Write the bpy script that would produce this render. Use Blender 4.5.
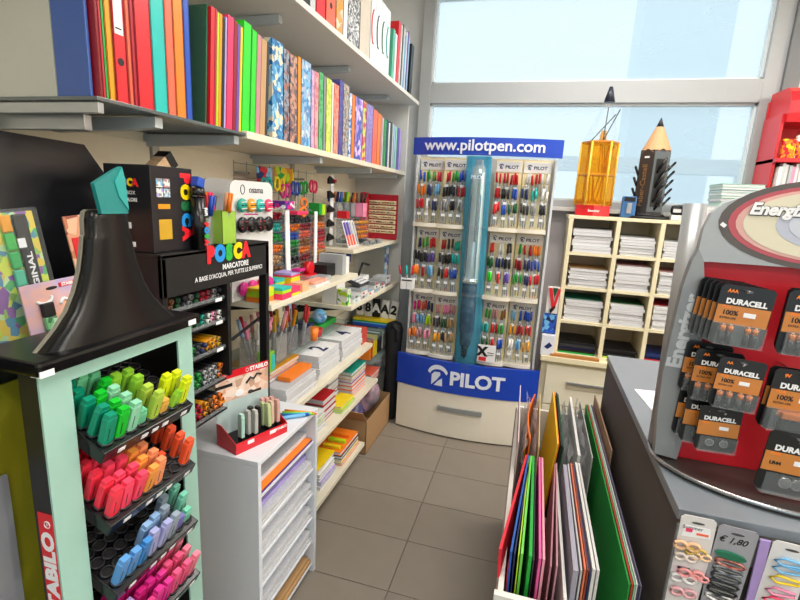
import bpy, bmesh, math, random
from mathutils import Matrix, Vector
random.seed(7)
R = math.radians
SC = bpy.context.scene
for o in list(bpy.data.objects): bpy.data.objects.remove(o)
COL = SC.collection

# ---------------------------------------------------------------- camera
cam = bpy.data.cameras.new('camera'); camo = bpy.data.objects.new('camera', cam); COL.objects.link(camo)
cam.sensor_width = 36; cam.lens = 471.5/800*36; cam.clip_start = .02
_r = (0.95977215, 0.27613688, 0.05085111); _d = (0.10560772, -0.1872146, -0.97662567); _f = (-0.2601623, 0.94270839, -0.20884555)
camo.matrix_world = Matrix(((_r[0], -_d[0], -_f[0], 0), (_r[1], -_d[1], -_f[1], 0), (_r[2], -_d[2], -_f[2], 1.55), (0, 0, 0, 1)))
SC.camera = camo
# ---------------------------------------------------------------- view, sky, lamps
SC.view_settings.view_transform = 'Standard'; SC.view_settings.look = 'None'
SC.view_settings.exposure = 0.0; SC.view_settings.gamma = 1.0; SC.view_settings.use_curve_mapping = False
W = bpy.data.worlds.new('sky'); SC.world = W; W.use_nodes = True
bg = W.node_tree.nodes['Background']; bg.inputs[0].default_value = (0.78, .93, 1.0, 1); bg.inputs[1].default_value = 1.3
def area(name, loc, rot, sx, sy, power, col=(1, .97, .92)):
    l = bpy.data.lights.new(name, 'AREA'); l.shape = 'RECTANGLE'; l.size = sx; l.size_y = sy; l.energy = power; l.color = col
    o = bpy.data.objects.new(name, l); COL.objects.link(o); o.location = loc; o.rotation_euler = rot; return o
LAMPS = [(.35, -.7), (.35, .9), (.35, 2.5), (2.9, .3), (2.9, 2.1)]  # the two right-hand lamps are added to brighten the left wall
for lx, ly in LAMPS: area('lamp_light', (lx, ly, 2.905), (0, 0, 0), 1.15, .26, (24 if ly > 2 else 18) if lx < 1 else 62)

for nm_, lc, rt, sx_, sy_ in (('fill_window_portal', (1.2, -2.19, 1.5), 90, 3.7, 2.4), ('window_portal', (.19, 3.36, 2.24), -90, 2.0, 1.35)): area(nm_, lc, (R(rt), 0, 0), sx_, sy_, 1).data.cycles.is_portal = True  # sky sampling portals; the first sits in the added opening behind the camera
# ---------------------------------------------------------------- materials
def lin(h):
    h = h.lstrip('#'); c = [int(h[i:i+2], 16)/255 for i in (0, 2, 4)]
    return tuple(x/12.92 if x <= .04045 else ((x+.055)/1.055)**2.4 for x in c)
ORDW = ['first', 'second', 'third', 'fourth', 'fifth', 'sixth', 'seventh', 'eighth', 'ninth', 'tenth', 'eleventh', 'twelfth', 'thirteenth', 'fourteenth', 'fifteenth', 'sixteenth', 'seventeenth', 'eighteenth', 'nineteenth', 'twentieth', 'last but one', 'last']
P = dict(white='#e6e6e2', cream='#e0d8bc', beige='#c9bea4', grey='#8e9092', silver='#a9acae', charcoal='#33353a', black='#17171a',
         red='#d0202a', crimson='#b01a30', coral='#f0684c', orange='#f08020', amber='#e0960e', yellow='#f0d018', lime='#b4dc20',
         green='#1f9a3c', teal='#14a08c', mint='#8ed8b4', turquoise='#22b8b0', sky='#6cb4e4', blue='#2350b8', navy='#1c2c60',
         violet='#6a50b0', purple='#56288c', lavender='#b0a0dc', magenta='#d02088', pink='#f090b4', rose='#c4888c', brown='#8a5c34',
         tan='#c09868', peach='#f4b488')
P['bright green'] = '#36d42c'; P['dark green'] = '#12542c'; P['pale grey'] = '#c2c6c8'; P['dark teal'] = '#0f7860'; P['pale blue'] = '#a4c8e8'
P['hot pink'] = '#f03868'; P['dark red'] = '#8c1420'; P['royal blue'] = '#1440b4'
_M = {}
def mat(c, rough=.5, metal=0., noise=.07, scale=30., clear=0., kind='plain', c2=None, spec=.5, bump=0.):
    key = (c, rough, metal, noise, scale, clear, kind, c2, spec, bump)
    if key in _M: return _M[key]
    m = bpy.data.materials.new(str(c)+'_'+kind); m.use_nodes = True; nt = m.node_tree; b = nt.nodes['Principled BSDF']
    def col(x): return (*lin(P.get(x, x)), 1)
    a = col(c); b.inputs['Roughness'].default_value = rough; b.inputs['Metallic'].default_value = metal; b.inputs['Specular IOR Level'].default_value = spec
    tc = nt.nodes.new('ShaderNodeTexCoord')
    if kind in ('plain', 'grain', 'brushed', 'mottle'):
        mp = nt.nodes.new('ShaderNodeMapping'); nt.links.new(tc.outputs['Object'], mp.inputs[0])
        if kind == 'grain': mp.inputs['Scale'].default_value = (1, 1, 14)
        if kind == 'brushed': mp.inputs['Scale'].default_value = (1, 1, 30)
        n = nt.nodes.new('ShaderNodeTexNoise'); n.inputs['Scale'].default_value = scale; n.inputs['Detail'].default_value = 3
        nt.links.new(mp.outputs[0], n.inputs['Vector'])
        mx = nt.nodes.new('ShaderNodeMix'); mx.data_type = 'RGBA'
        if c2: A, B = a, col(c2)
        else:
            A = tuple(min(1, x*(1+noise)) for x in a[:3])+(1,); B = tuple(x*(1-noise) for x in a[:3])+(1,)
        mx.inputs[6].default_value = A; mx.inputs[7].default_value = B
        if c2:
            rp = nt.nodes.new('ShaderNodeValToRGB'); rp.color_ramp.elements[0].position = .4; rp.color_ramp.elements[1].position = .6
            nt.links.new(n.outputs['Fac'], rp.inputs[0]); nt.links.new(rp.outputs[0], mx.inputs[0])
        else: nt.links.new(n.outputs['Fac'], mx.inputs[0])
        nt.links.new(mx.outputs[2], b.inputs['Base Color'])
        if bump:
            bp = nt.nodes.new('ShaderNodeBump'); bp.inputs['Strength'].default_value = bump; bp.inputs['Distance'].default_value = .002
            nt.links.new(n.outputs['Fac'], bp.inputs['Height']); nt.links.new(bp.outputs[0], b.inputs['Normal'])
    elif kind == 'print':     # flat printed artwork: patches of several inks
        v = nt.nodes.new('ShaderNodeTexVoronoi'); v.inputs['Scale'].default_value = scale; nt.links.new(tc.outputs['Object'], v.inputs['Vector'])
        rp = nt.nodes.new('ShaderNodeValToRGB'); rp.color_ramp.interpolation = 'CONSTANT'
        cs = [c]+list(c2); els = rp.color_ramp.elements
        while len(els) < len(cs): els.new(.5)
        for i, x in enumerate(cs): els[i].position = i/len(cs); els[i].color = col(x)
        s = nt.nodes.new('ShaderNodeSeparateColor'); nt.links.new(v.outputs['Color'], s.inputs[0]); nt.links.new(s.outputs[0], rp.inputs[0])
        nt.links.new(rp.outputs[0], b.inputs['Base Color'])
    elif kind == 'sheets':    # edge of a pile of paper: fine level lines
        w = nt.nodes.new('ShaderNodeTexWave'); w.bands_direction = 'Z'; w.inputs['Scale'].default_value = scale; w.inputs['Distortion'].default_value = 2.5
        w.inputs['Detail'].default_value = 2
        nt.links.new(tc.outputs['Object'], w.inputs['Vector'])
        mx = nt.nodes.new('ShaderNodeMix'); mx.data_type = 'RGBA'; mx.inputs[6].default_value = a
        mx.inputs[7].default_value = col(c2) if c2 else tuple(x*.72 for x in a[:3])+(1,)
        nt.links.new(w.outputs['Fac'], mx.inputs[0]); nt.links.new(mx.outputs[2], b.inputs['Base Color'])
    if clear:
        tr = nt.nodes.new('ShaderNodeBsdfTransparent'); tr.inputs[0].default_value = tuple(1-(1-x)*.25 for x in a[:3])+(1,)
        ms = nt.nodes.new('ShaderNodeMixShader'); ms.inputs[0].default_value = clear
        nt.links.new(b.outputs[0], ms.inputs[1]); nt.links.new(tr.outputs[0], ms.inputs[2])
        nt.links.new(ms.outputs[0], nt.nodes['Material Output'].inputs[0])
    _M[key] = m; return m
def emis(c, s):
    m = bpy.data.materials.new('lit_'+c); m.use_nodes = True; b = m.node_tree.nodes['Principled BSDF']
    b.inputs['Base Color'].default_value = (*lin(P.get(c, c)), 1); b.inputs['Emission Color'].default_value = (*lin(P.get(c, c)), 1)
    b.inputs['Emission Strength'].default_value = s; return m
CLEAR = mat('#e8eef0', .12, clear=.94); CLEARD = mat('#d8e0e4', .15, clear=.86); GLASS = mat('#b8d0cc', .05, clear=.86)
SHELF = mat('#e2dbc6', .45, noise=.03); SHELFW = mat('#dcdad2', .5, noise=.03); METAL = mat('#a2a6a8', .35, .6, noise=.03); DARKM = mat('#26262a', .45)
PAPER = mat('#e9e9ea', .8, kind='sheets', scale=160, c2='#b4b6bc'); PAPERW = mat('#ecedf0', .8, noise=.02); BLK = mat('#0d0d0f', .5); BLKG = mat('#0b0b0e', .25)

# ---------------------------------------------------------------- geometry helpers (vertices in world space, re-based on the thing's origin)
ORG = {}
class G:
    def __init__(s): s.v = []; s.f = []; s.mi = []; s.ms = []; s.sm = []
    def _m(s, m):
        if m not in s.ms: s.ms.append(m)
        return s.ms.index(m)
    def add(s, vs, fs, m, M=None, smooth=False):
        o = len(s.v); s.v += [tuple(M @ Vector(v)) if M else tuple(v) for v in vs]; k = s._m(m)
        for f in fs: s.f.append([i+o for i in f]); s.mi.append(k); s.sm.append(smooth)
        return s
    def box(s, x0, x1, y0, y1, z0, z1, m, M=None, bev=0.):
        if bev <= 0:
            vs = [(x, y, z) for z in (z0, z1) for y in (y0, y1) for x in (x0, x1)]
            return s.add(vs, [(0, 2, 3, 1), (4, 5, 7, 6), (0, 1, 5, 4), (2, 6, 7, 3), (0, 4, 6, 2), (1, 3, 7, 5)], m, M)
        b = bmesh.new(); bmesh.ops.create_cube(b, size=1)
        for v in b.verts: v.co = Vector(((x0+x1)/2+v.co.x*(x1-x0), (y0+y1)/2+v.co.y*(y1-y0), (z0+z1)/2+v.co.z*(z1-z0)))
        bmesh.ops.bevel(b, geom=b.edges[:], offset=bev, segments=2, affect='EDGES', profile=.6)
        b.verts.index_update(); vs = [v.co[:] for v in b.verts]; fs = [[v.index for v in f.verts] for f in b.faces]; b.free()
        return s.add(vs, fs, m, M)
    def prism(s, poly, ax, a, b, m, M=None, smooth=False):   # polygon (u,v) pushed along axis ax from a to b; u,v follow the other axes in x,y,z order
        n = len(poly)
        def P3(u, v, w): return (w, u, v) if ax == 'x' else (u, w, v) if ax == 'y' else (u, v, w)
        vs = [P3(u, v, a) for u, v in poly]+[P3(u, v, b) for u, v in poly]
        s.add(vs, [list(range(n))[::-1], list(range(n, 2*n))], m, M)
        o = len(s.v)-2*n; k = s._m(m)
        for i in range(n):
            j = (i+1) % n; s.f.append([o+i, o+j, o+n+j, o+n+i]); s.mi.append(k); s.sm.append(smooth)
        return s
    def cyl(s, p0, p1, r0, r1, m, n=12, caps=True, smooth=True, M=None):
        p0, p1 = Vector(p0), Vector(p1); d = (p1-p0).normalized(); a = d.orthogonal().normalized(); b = d.cross(a); vs = []
        for p, r in ((p0, r0), (p1, r1)):
            for i in range(n):
                t = 2*math.pi*i/n; vs.append(p+a*math.cos(t)*r+b*math.sin(t)*r)
        s.add(vs, [(i, (i+1) % n, n+(i+1) % n, n+i) for i in range(n)], m, M, smooth)
        if caps:
            o = len(s.v)-2*n; k = s._m(m)
            for f in ([o+i for i in range(n)][::-1], [o+n+i for i in range(n)]): s.f.append(f); s.mi.append(k); s.sm.append(False)
        return s
    def lathe(s, prof, c, m, n=16, M=None, sx=1., sy=1.):
        vs = []
        for r, z in prof:
            for i in range(n):
                t = 2*math.pi*i/n; vs.append((c[0]+r*math.cos(t)*sx, c[1]+r*math.sin(t)*sy, c[2]+z))
        fs = [(j*n+i, j*n+(i+1) % n, (j+1)*n+(i+1) % n, (j+1)*n+i) for j in range(len(prof)-1) for i in range(n)]
        fs.append(list(range(n))[::-1]); fs.append([(len(prof)-1)*n+i for i in range(n)])
        return s.add(vs, fs, m, M, True)
    def tube(s, pts, r, m, n=8, closed=False, M=None):
        pts = [Vector(p) for p in pts]; k = len(pts); vs = []
        for i, p in enumerate(pts):
            q0 = pts[i-1] if (i or closed) else p; q1 = pts[(i+1) % k] if (i < k-1 or closed) else p
            d = (q1-q0).normalized(); ref = Vector((0, 0, 1)) if abs(d.z) < .9 else Vector((1, 0, 0)); a = d.cross(ref).normalized(); b = d.cross(a)
            for j in range(n):
                t = 2*math.pi*j/n; vs.append(p+a*math.cos(t)*r+b*math.sin(t)*r)
        kk = k if closed else k-1
        fs = [(i*n+j, i*n+(j+1) % n, ((i+1) % k)*n+(j+1) % n, ((i+1) % k)*n+j) for i in range(kk) for j in range(n)]
        if not closed: fs += [list(range(n)), list(range((k-1)*n, k*n))]
        return s.add(vs, fs, m, M, True)
    def mesh(s, name, org=(0, 0, 0)):
        me = bpy.data.meshes.new(name); ox, oy, oz = org
        me.from_pydata([(x-ox, y-oy, z-oz) for x, y, z in s.v], [], s.f)
        for m in s.ms: me.materials.append(m)
        me.polygons.foreach_set('material_index', s.mi); me.polygons.foreach_set('use_smooth', s.sm); me.update()
        b = bmesh.new(); b.from_mesh(me); bmesh.ops.recalc_face_normals(b, faces=b.faces); b.to_mesh(me); b.free()
        return me
    def part(s, name, root, label=None):        # a part or sub-part
        org = ORG[root.name]; o = bpy.data.objects.new(name, s.mesh(name, org)); COL.objects.link(o); o.parent = root; ORG[o.name] = org
        if label: o['label'] = label
        return o
    def single(s, name, label, cat, group=None):   # a thing made of one mesh
        xs = [v[0] for v in s.v]; ys = [v[1] for v in s.v]; zs = [v[2] for v in s.v]
        org = ((min(xs)+max(xs))/2, (min(ys)+max(ys))/2, min(zs))
        o = bpy.data.objects.new(name, s.mesh(name, org)); COL.objects.link(o); o.location = org; ORG[o.name] = org
        return tag(o, label, cat, group)
    def struct(s, name, root=None):
        o = bpy.data.objects.new(name, s.mesh(name)); COL.objects.link(o); ORG[o.name] = (0, 0, 0)
        if root: o.parent = root
        else: o['kind'] = 'structure'
        return o
LABELS = {}
def tag(o, label, cat, group=None):
    o['label'] = label; o['category'] = cat
    if group: o['group'] = group
    return o
def thing(name, label, cat, loc, group=None):
    o = bpy.data.objects.new(name, None); COL.objects.link(o); o.empty_display_size = .05; o.location = loc; ORG[o.name] = tuple(loc)
    return tag(o, label, cat, group)
def inst(me, name, label, cat, group, M):
    o = bpy.data.objects.new(name, me); COL.objects.link(o); o.matrix_world = M; return tag(o, label, cat, group)
def T(x, y, z): return Matrix.Translation((x, y, z))
def RX(a): return Matrix.Rotation(R(a), 4, 'X')
def RY(a): return Matrix.Rotation(R(a), 4, 'Y')
def RZ(a): return Matrix.Rotation(R(a), 4, 'Z')
FY = Matrix(((1, 0, 0, 0), (0, 0, -1, 0), (0, 1, 0, 0), (0, 0, 0, 1)))          # text plane -> faces -Y, reads along +X
FX = Matrix(((0, 0, 1, 0), (1, 0, 0, 0), (0, 1, 0, 0), (0, 0, 0, 1)))           # text plane -> faces +X, reads along +Y
_TX = {}
def txt(s, bold=0., ext=.004):
    key = (s, bold, ext)
    if key not in _TX:
        c = bpy.data.curves.new('t', 'FONT'); c.body = s; c.size = 1; c.extrude = ext; c.offset = bold; c.align_x = 'CENTER'; c.align_y = 'CENTER'
        c.resolution_u = 3
        o = bpy.data.objects.new('t', c); COL.objects.link(o); dg = bpy.context.evaluated_depsgraph_get(); me = bpy.data.meshes.new_from_object(o.evaluated_get(dg))
        _TX[key] = ([v.co[:] for v in me.vertices], [list(p.vertices) for p in me.polygons])
        bpy.data.objects.remove(o); bpy.data.curves.remove(c); bpy.data.meshes.remove(me)
    return _TX[key]
def put(g, s, size, m, M, bold=0., ext=.01, sx=1., warp=None, shear=0.):
    vs, fs = txt(s, bold, ext)
    vs = [M @ Vector(((x+shear*y)*size*sx, y*size, z*size)) for x, y, z in vs]
    if warp: vs = [warp(v) for v in vs]
    return g.add(vs, fs, m)
def circ(cx, cy, rx, ry, n=20, a0=0, a1=360): return [(cx+rx*math.cos(R(a0+(a1-a0)*i/n)), cy+ry*math.sin(R(a0+(a1-a0)*i/n))) for i in range(n if a1-a0 == 360 else n+1)]
# ================================================================ SETTING
WX, WY, CZ = -1.27, 3.42, 3.0
gr = mat('#5c5850', .75); G().box(-1.5, 3.8, -2.4, 3.8, -.12, -.006, gr).struct('floor')
flo = bpy.data.objects['floor']
tilem = [mat(c, .42, noise=.08, scale=9, bump=.05) for c in ('#8a8175', '#877e72', '#8e8579')]
tme = {}
for i in range(-2, 7):
    for j in range(-14, 4):
        x0 = -.419+.6*i; y0 = 2.169+.303*j; x1 = min(x0+.6, 3.6); x0c = max(x0, WX); y1 = min(y0+.303, WY)
        if x1 <= x0c or x0 > 2.6 or y0 < -1.2: continue
        k = (round(x1-x0c, 3), round(y1-y0, 3), (i*7+j*3) % 3)
        if k not in tme: tme[k] = G().box(.0016, k[0]-.0016, .0016, k[1]-.0016, -.02, 0, tilem[k[2]], bev=.001).mesh('floor_tile')
        o = bpy.data.objects.new('floor_tile', tme[k]); COL.objects.link(o); o.parent = flo; o.location = (x0c, y0, 0)
wallm = mat('#f6eedb', .8, noise=.03, scale=6, bump=.1); pinkw = mat('#f4e9ea', .8, noise=.03, scale=6); greyw = mat('#d3d6d8', .7, noise=.03)
G().box(WX-.1, WX, -2.3, WY+.1, -.02, CZ, wallm).struct('wall_left')
g = G(); g.box(WX, -.7, -2.3, -2.2, -.02, CZ, wallm).box(3.1, 3.7, -2.3, -2.2, -.02, CZ, wallm).box(-.7, 3.1, -2.3, -2.2, 2.75, CZ, wallm).box(-.7, 3.1, -2.3, -2.2, -.02, .25, wallm); g.struct('wall_front')
w2 = G().box(-.7, -.64, -2.28, -2.2, .25, 2.75, METAL).box(3.04, 3.1, -2.28, -2.2, .25, 2.75, METAL).box(-.64, 3.04, -2.28, -2.2, .25, .31, METAL).box(-.64, 3.04, -2.28, -2.2, 2.69, 2.75, METAL).struct('window_2')  # unseen opening added behind the camera to let in fill daylight
G().box(1.2, 1.26, -2.28, -2.2, .31, 2.69, METAL).struct('mullion', w2)
G().box(3.6, 3.7, -2.2, WY+.1, -.02, CZ, wallm).struct('wall_right')
G().box(WX-.1, 3.7, -2.3, WY+.2, CZ, CZ+.1, mat('#e4e2dc', .85, noise=.02)).struct('ceiling')
g = G()      # window wall with its opening
g.box(WX, -.87, WY, WY+.1, -.02, CZ, greyw).box(1.33, 3.6, WY, WY+.1, -.02, CZ, wallm).box(-.87, 1.33, WY, WY+.1, -.02, 1.55, pinkw).box(-.87, 1.33, WY, WY+.1, 2.95, CZ, wallm)
g.struct('wall_back')
fm = mat('#a9adaf', .45, noise=.02); fm2 = mat('#74797b', .5, noise=.02)
g = G(); y0, y1 = WY-.05, WY+.06
g.box(-.87, -.79, y0, y1, 1.55, 2.95, fm, bev=.004).box(1.17, 1.26, y0, y1, 1.55, 2.95, fm, bev=.004)
g.box(-.79, 1.17, y0, y1, 2.205, 2.335, fm, bev=.004).box(-.79, 1.17, y0, y1, 1.55, 1.60, fm, bev=.004).box(-.79, 1.17, y0, y1, 2.87, 2.95, fm, bev=.004)
win = g.struct('window_1')
G().box(1.26, 1.34, WY-.07, WY+.06, 1.55, 2.95, fm2, bev=.004).struct('frame_cover', win)
g = G()
for a, b, c, d in ((-.79, 1.17, 2.335, 2.87), (-.79, 1.17, 1.60, 2.205)):
    for x in (a, b-.012): g.box(x, x+.012, WY-.02, WY+.03, c, d, mat('#dfe6e8', .4))
    for z in (c, d-.012): g.box(a, b, WY-.02, WY+.03, z, z+.012, mat('#dfe6e8', .4))
g.struct('glazing_bead', win)
gm = bpy.data.materials.new('frosted_pane'); gm.use_nodes = True; nt = gm.node_tree; nt.nodes.remove(nt.nodes['Principled BSDF'])
tb = nt.nodes.new('ShaderNodeBsdfTransparent'); tl = nt.nodes.new('ShaderNodeBsdfTranslucent'); tl.inputs[0].default_value = (.86, .93, .97, 1)
ms = nt.nodes.new('ShaderNodeMixShader'); nz = nt.nodes.new('ShaderNodeTexNoise'); nz.inputs['Scale'].default_value = 2
mr = nt.nodes.new('ShaderNodeMapRange'); mr.inputs[3].default_value = .22; mr.inputs[4].default_value = .32
nt.links.new(nz.outputs[0], mr.inputs[0]); nt.links.new(mr.outputs[0], ms.inputs[0]); nt.links.new(tb.outputs[0], ms.inputs[1]); nt.links.new(tl.outputs[0], ms.inputs[2]); nt.links.new(ms.outputs[0], nt.nodes['Material Output'].inputs[0])
G().box(-.79, 1.17, WY+.004, WY+.008, 2.335, 2.87, gm).struct('pane', win)
G().box(-.79, 1.17, WY+.004, WY+.008, 1.60, 2.205, gm).struct('pane', win)
G().box(-.84, 1.26, WY-.14, WY-.05, 1.53, 1.555, mat('#dcdcda', .5), bev=.003).struct('window_sill', win)
# outside, behind the panes: pale railing and wall
om = mat('#e4ecf0', .8, noise=.02)
g = G()
for x in (-1.4, -.2, 1.0, 1.9, 3.0): g.box(x, x+.14, 5.6, 5.75, -.1, 2.0, om)
g.box(-3, 5, 5.6, 5.75, 1.95, 2.1, om).box(-3, 5, 5.6, 5.75, -.1, 1.45, om)
g.single('balcony_parapet', 'pale parapet with square posts outside behind the lower window pane', 'parapet')
G().box(1.3, 2.6, 9, 10, -.1, 5.2, mat('#e8f2f6', .9, noise=.02)).single('far_house', 'pale far house beyond the upper window pane', 'house')
G().box(-8, 12, 3.6, 14, -.2, -.1, mat('#b8bcbc', .9)).struct('ground')
# lamps on the ceiling (above the frame); the right-hand pair is added fill
lm = emis('#fff6e8', 4)
for i, (lx, ly) in enumerate(LAMPS):
    t = thing('ceiling_lamp', ['front-most', 'second', 'third', 'added right front fill,', 'added right rear fill,'][i]+' flat white ceiling light panel above the shop floor', 'ceiling light', (lx, ly, 2.92), 'ceiling light panels')
    G().box(lx-.62, lx+.62, ly-.17, ly+.17, 2.94, 3.0, mat('white', .5), bev=.004).part('lamp_housing', t)
    G().box(lx-.58, lx+.58, ly-.14, ly+.14, 2.925, 2.94, lm).part('diffuser', t)
# wall upright and corner panel at the far end of the shelves
G().box(-1.27, -.90, 3.225, 3.25, .0, 2.17, mat('#d2d2cc', .5, noise=.02), bev=.002).struct('trim_1')

# ================================================================ PEN DISPLAY STAND (back, centre)
cx = -.355
def arc(x, b=.07): return 2.955-b*(1-min(1, ((x-cx)/.46)**2))
def arcband(g, x0, x1, z0, z1, m, th=.012, b=.07, n=18, off=0.):
    vs = []
    for i in range(n+1):
        x = x0+(x1-x0)*i/n; y = arc(x, b)+off
        vs += [(x, y, z0), (x, y, z1), (x, y+th, z1), (x, y+th, z0)]
    fs = [(4*i+a, 4*i+b2, 4*i+4+b2, 4*i+4+a) for i in range(n) for a, b2 in ((0, 1), (1, 2), (2, 3), (3, 0))]+[(0, 1, 2, 3), (4*n, 4*n+1, 4*n+2, 4*n+3)]
    return g.add(vs, fs, m)
def warp(v): return Vector((v.x, v.y+arc(v.x)-2.955+.0, v.z))
pd = thing('pen_display', 'tall blue and cream pen display with giant pen in clear tube before the window', 'display stand', (cx, 3.1, 0))
creamp = mat('#e6dfd0', .45, noise=.02); rb = mat('royal blue', .35, noise=.04)
g = G(); g.box(-.80, .09, 2.99, 3.3, .012, .32, creamp, bev=.004)
arcband(g, -.80, .09, .012, .32, creamp, th=.06, b=.06); g.box(-.77, .06, 3.0, 3.28, 0, .012, BLK)
base = g.part('base_drawer', pd)
g = G(); arcband(g, -.50, -.21, .195, .225, METAL, th=.01, b=.06, off=-.016); g.box(-.502, -.492, 2.88, 2.90, .195, .225, METAL); g.part('drawer_handle', base)
g = G(); arcband(g, -.81, .12, .325, .535, rb, th=.02); g.box(-.80, .11, 2.97, 3.28, .325, .345, rb); g.part('blue_band', pd)
def emblem(g, x, z, s, m, y, w=None):     # swoosh over a rounded square with a leaf-shaped cut
    out = circ(x, z, s*.62, s*.62, 10, 20, 165); inn = circ(x+.02*s, z-.08*s, s*.50, s*.44, 10, 20, 165)[::-1]
    fy = (lambda p: arc(p)+y) if w else (lambda p: y)
    n = len(out)
    for i in range(n-1):
        q = [out[i], out[i+1], inn[n-2-i], inn[n-1-i]]
        g.add([(a, fy(a), b) for a, b in q], [(0, 1, 2, 3)], m)
    sq = [(x-s*.36, z-s*.62), (x-s*.36, z+.0*s), (x-s*.2, z+.18*s), (x+s*.12, z+.2*s), (x+s*.16, z+.04*s), (x-.05*s, z-.28*s)]
    g.add([(a, fy(a), b) for a, b in sq], [tuple(range(6))], m)
    sq = [(x+.02*s, z-.34*s), (x+s*.26, z-.14*s), (x+s*.3, z-.62*s), (x-s*.2, z-.62*s)]
    g.add([(a, fy(a), b) for a, b in sq], [tuple(range(4))], m)
lw = mat('#dfe6f4', .4, noise=.02)
g = G(); emblem(g, -.515, .435, .115, lw, -.0025, True)
put(g, 'PILOT', .125, lw, T(-.26, 2.951, .425) @ FY, bold=.035, sx=1.05, warp=warp); g.part('lettering', pd, 'white PILOT lettering and emblem')
g = G(); arcband(g, -.775, .105, 1.825, 1.925, rb, th=.02); g.part('header_board', pd)
g = G(); put(g, 'www.pilotpen.com', .088, lw, T(-.345, 2.951, 1.878) @ FY, bold=.02, sx=1.05, warp=warp); g.part('web_address', pd, 'white web address lettering')
G().box(-.76, .08, 3.10, 3.13, .34, 1.83, mat('#c9c8c4', .5), bev=.003).part('back_panel', pd)
for x in (-.775, .07): G().box(x, x+.014, 3.03, 3.1, .34, 1.83, mat('#cfd4d8', .4), bev=.003).part('side_frame', pd)
# clear tube with giant pen
g = G(); tq = mat('#a0d0dc', .06, clear=.94); g.cyl((-.345, 2.95, .5), (-.375, 2.95, 1.835), .075, .07, tq, 24, caps=False)
tube = g.part('display_tube', pd, 'clear blue display tube')
g = G()
for z in (.98, 1.40): g.cyl((-.362, 2.95, z), (-.362, 2.95, z+.012), .077, .077, CLEAR, 24)
g.part('tube_ring', tube)
g = G(); g.prism([(-.425, .5), (-.265, .5), (-.300, 1.83), (-.45, 1.83)], 'y', 3.005, 3.012, mat('#4cacc8', .35, noise=.1, scale=5)); g.part('blue_backing', tube, 'turquoise backing card')
g = G(); pxx = -.362
g.lathe([(.004, 0), (.010, .05), (.022, .09), (.026, .10), (.028, .16), (.036, .20), (.036, .38), (.030, .39), (.034, .44), (.034, .50)], (pxx, 2.95, .555), mat('#223c58', .25, c2='#3c5870', scale=24), 16, sx=1.35)
g.lathe([(.034, 0), (.036, .02), (.034, .30), (.031, .62), (.030, .70), (.018, .72), (.016, .75)], (pxx, 2.95, 1.055), mat('#d8e4e8', .15, .45), 16, sx=1.35)
g.box(pxx+.004, pxx+.02, 2.905, 2.915, 1.32, 1.72, mat('silver', .2, .8), bev=.004)
for z in (.58, .60, .62, .64): g.cyl((pxx, 2.93, z), (pxx, 2.93, z+.006), .02, .02, BLK)
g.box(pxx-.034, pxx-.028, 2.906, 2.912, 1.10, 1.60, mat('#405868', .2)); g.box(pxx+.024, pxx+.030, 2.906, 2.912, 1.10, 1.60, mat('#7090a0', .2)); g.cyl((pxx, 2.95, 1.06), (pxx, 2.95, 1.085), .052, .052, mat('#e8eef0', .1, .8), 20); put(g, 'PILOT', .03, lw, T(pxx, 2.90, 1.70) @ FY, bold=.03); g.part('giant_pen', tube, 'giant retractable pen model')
# pens (shared meshes)
PEN = {}
def pen_mesh(c):
    if c not in PEN:
        g = G(); body = mat('#9aa0a6' if c not in ('white',) else '#d8d8d8', .3, clear=.15); cp = mat(c, .35)
        g.cyl((0, 0, 0), (0, 0, .012), .001, .0036, cp, 6); g.cyl((0, 0, .012), (0, 0, .085), .0048, .0052, body, 6)
        g.cyl((0, 0, .085), (0, 0, .142), .0078, .0066, cp, 8); g.box(-.002, .002, -.009, -.006, .095, .14, cp)
        PEN[c] = g.mesh('pen')
    return PEN[c]
rows = [('top', 1.40, 1.82), ('middle', .975, 1.385), ('bottom', .55, .95)]
cols = [('far left', -.755, -.60), ('centre left', -.595, -.44), ('centre right', -.275, -.115), ('far right', -.11, .055)]
BUN = {('top', 'far left'): ['blue', 'green', 'crimson', 'orange', 'navy', 'sky', 'red', 'white', 'navy'],
       ('top', 'centre left'): ['red', 'green', 'blue', 'black', 'charcoal', 'crimson', 'grey', 'black', 'grey'],
       ('top', 'centre right'): ['red', 'crimson', 'red', 'red', 'black', 'blue', 'red', 'blue', 'dark green'],
       ('top', 'far right'): ['white', 'red', 'white', 'navy', 'turquoise', 'white', 'charcoal', 'grey', 'charcoal'],
       ('middle', 'far left'): ['navy', 'green', 'red', 'black', 'charcoal', 'violet', 'orange', 'crimson', 'sky'],
       ('middle', 'centre left'): ['crimson', 'charcoal', 'teal', 'charcoal', 'black', 'turquoise', 'black', 'red', 'blue'],
       ('middle', 'centre right'): ['red', 'white', 'charcoal', 'dark green', 'navy', 'black', 'bright green', 'red', 'violet'],
       ('middle', 'far right'): ['green', 'crimson', 'orange', 'dark red', 'navy', 'blue', 'green', 'navy', 'red'],
       ('bottom', 'far left'): ['magenta', 'red', 'navy', 'pink', 'sky', 'lime', 'orange', 'rose', 'pink'],
       ('bottom', 'centre left'): ['rose', 'pink', 'rose', 'charcoal', 'dark green', 'tan', 'amber', 'charcoal', 'tan'],
       ('bottom', 'centre right'): ['green', 'rose', 'brown', 'turquoise', 'red', 'green', 'dark green', 'red', 'blue'],
       ('bottom', 'far right'): ['sky', 'blue', 'blue', 'amber', 'crimson', 'red', 'white', 'sky', 'amber']}
bk = mat('#e9d9a8', .6, noise=.04); lab = mat('#e4e2da', .5, noise=.02); nvy = mat('navy', .5)
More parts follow.
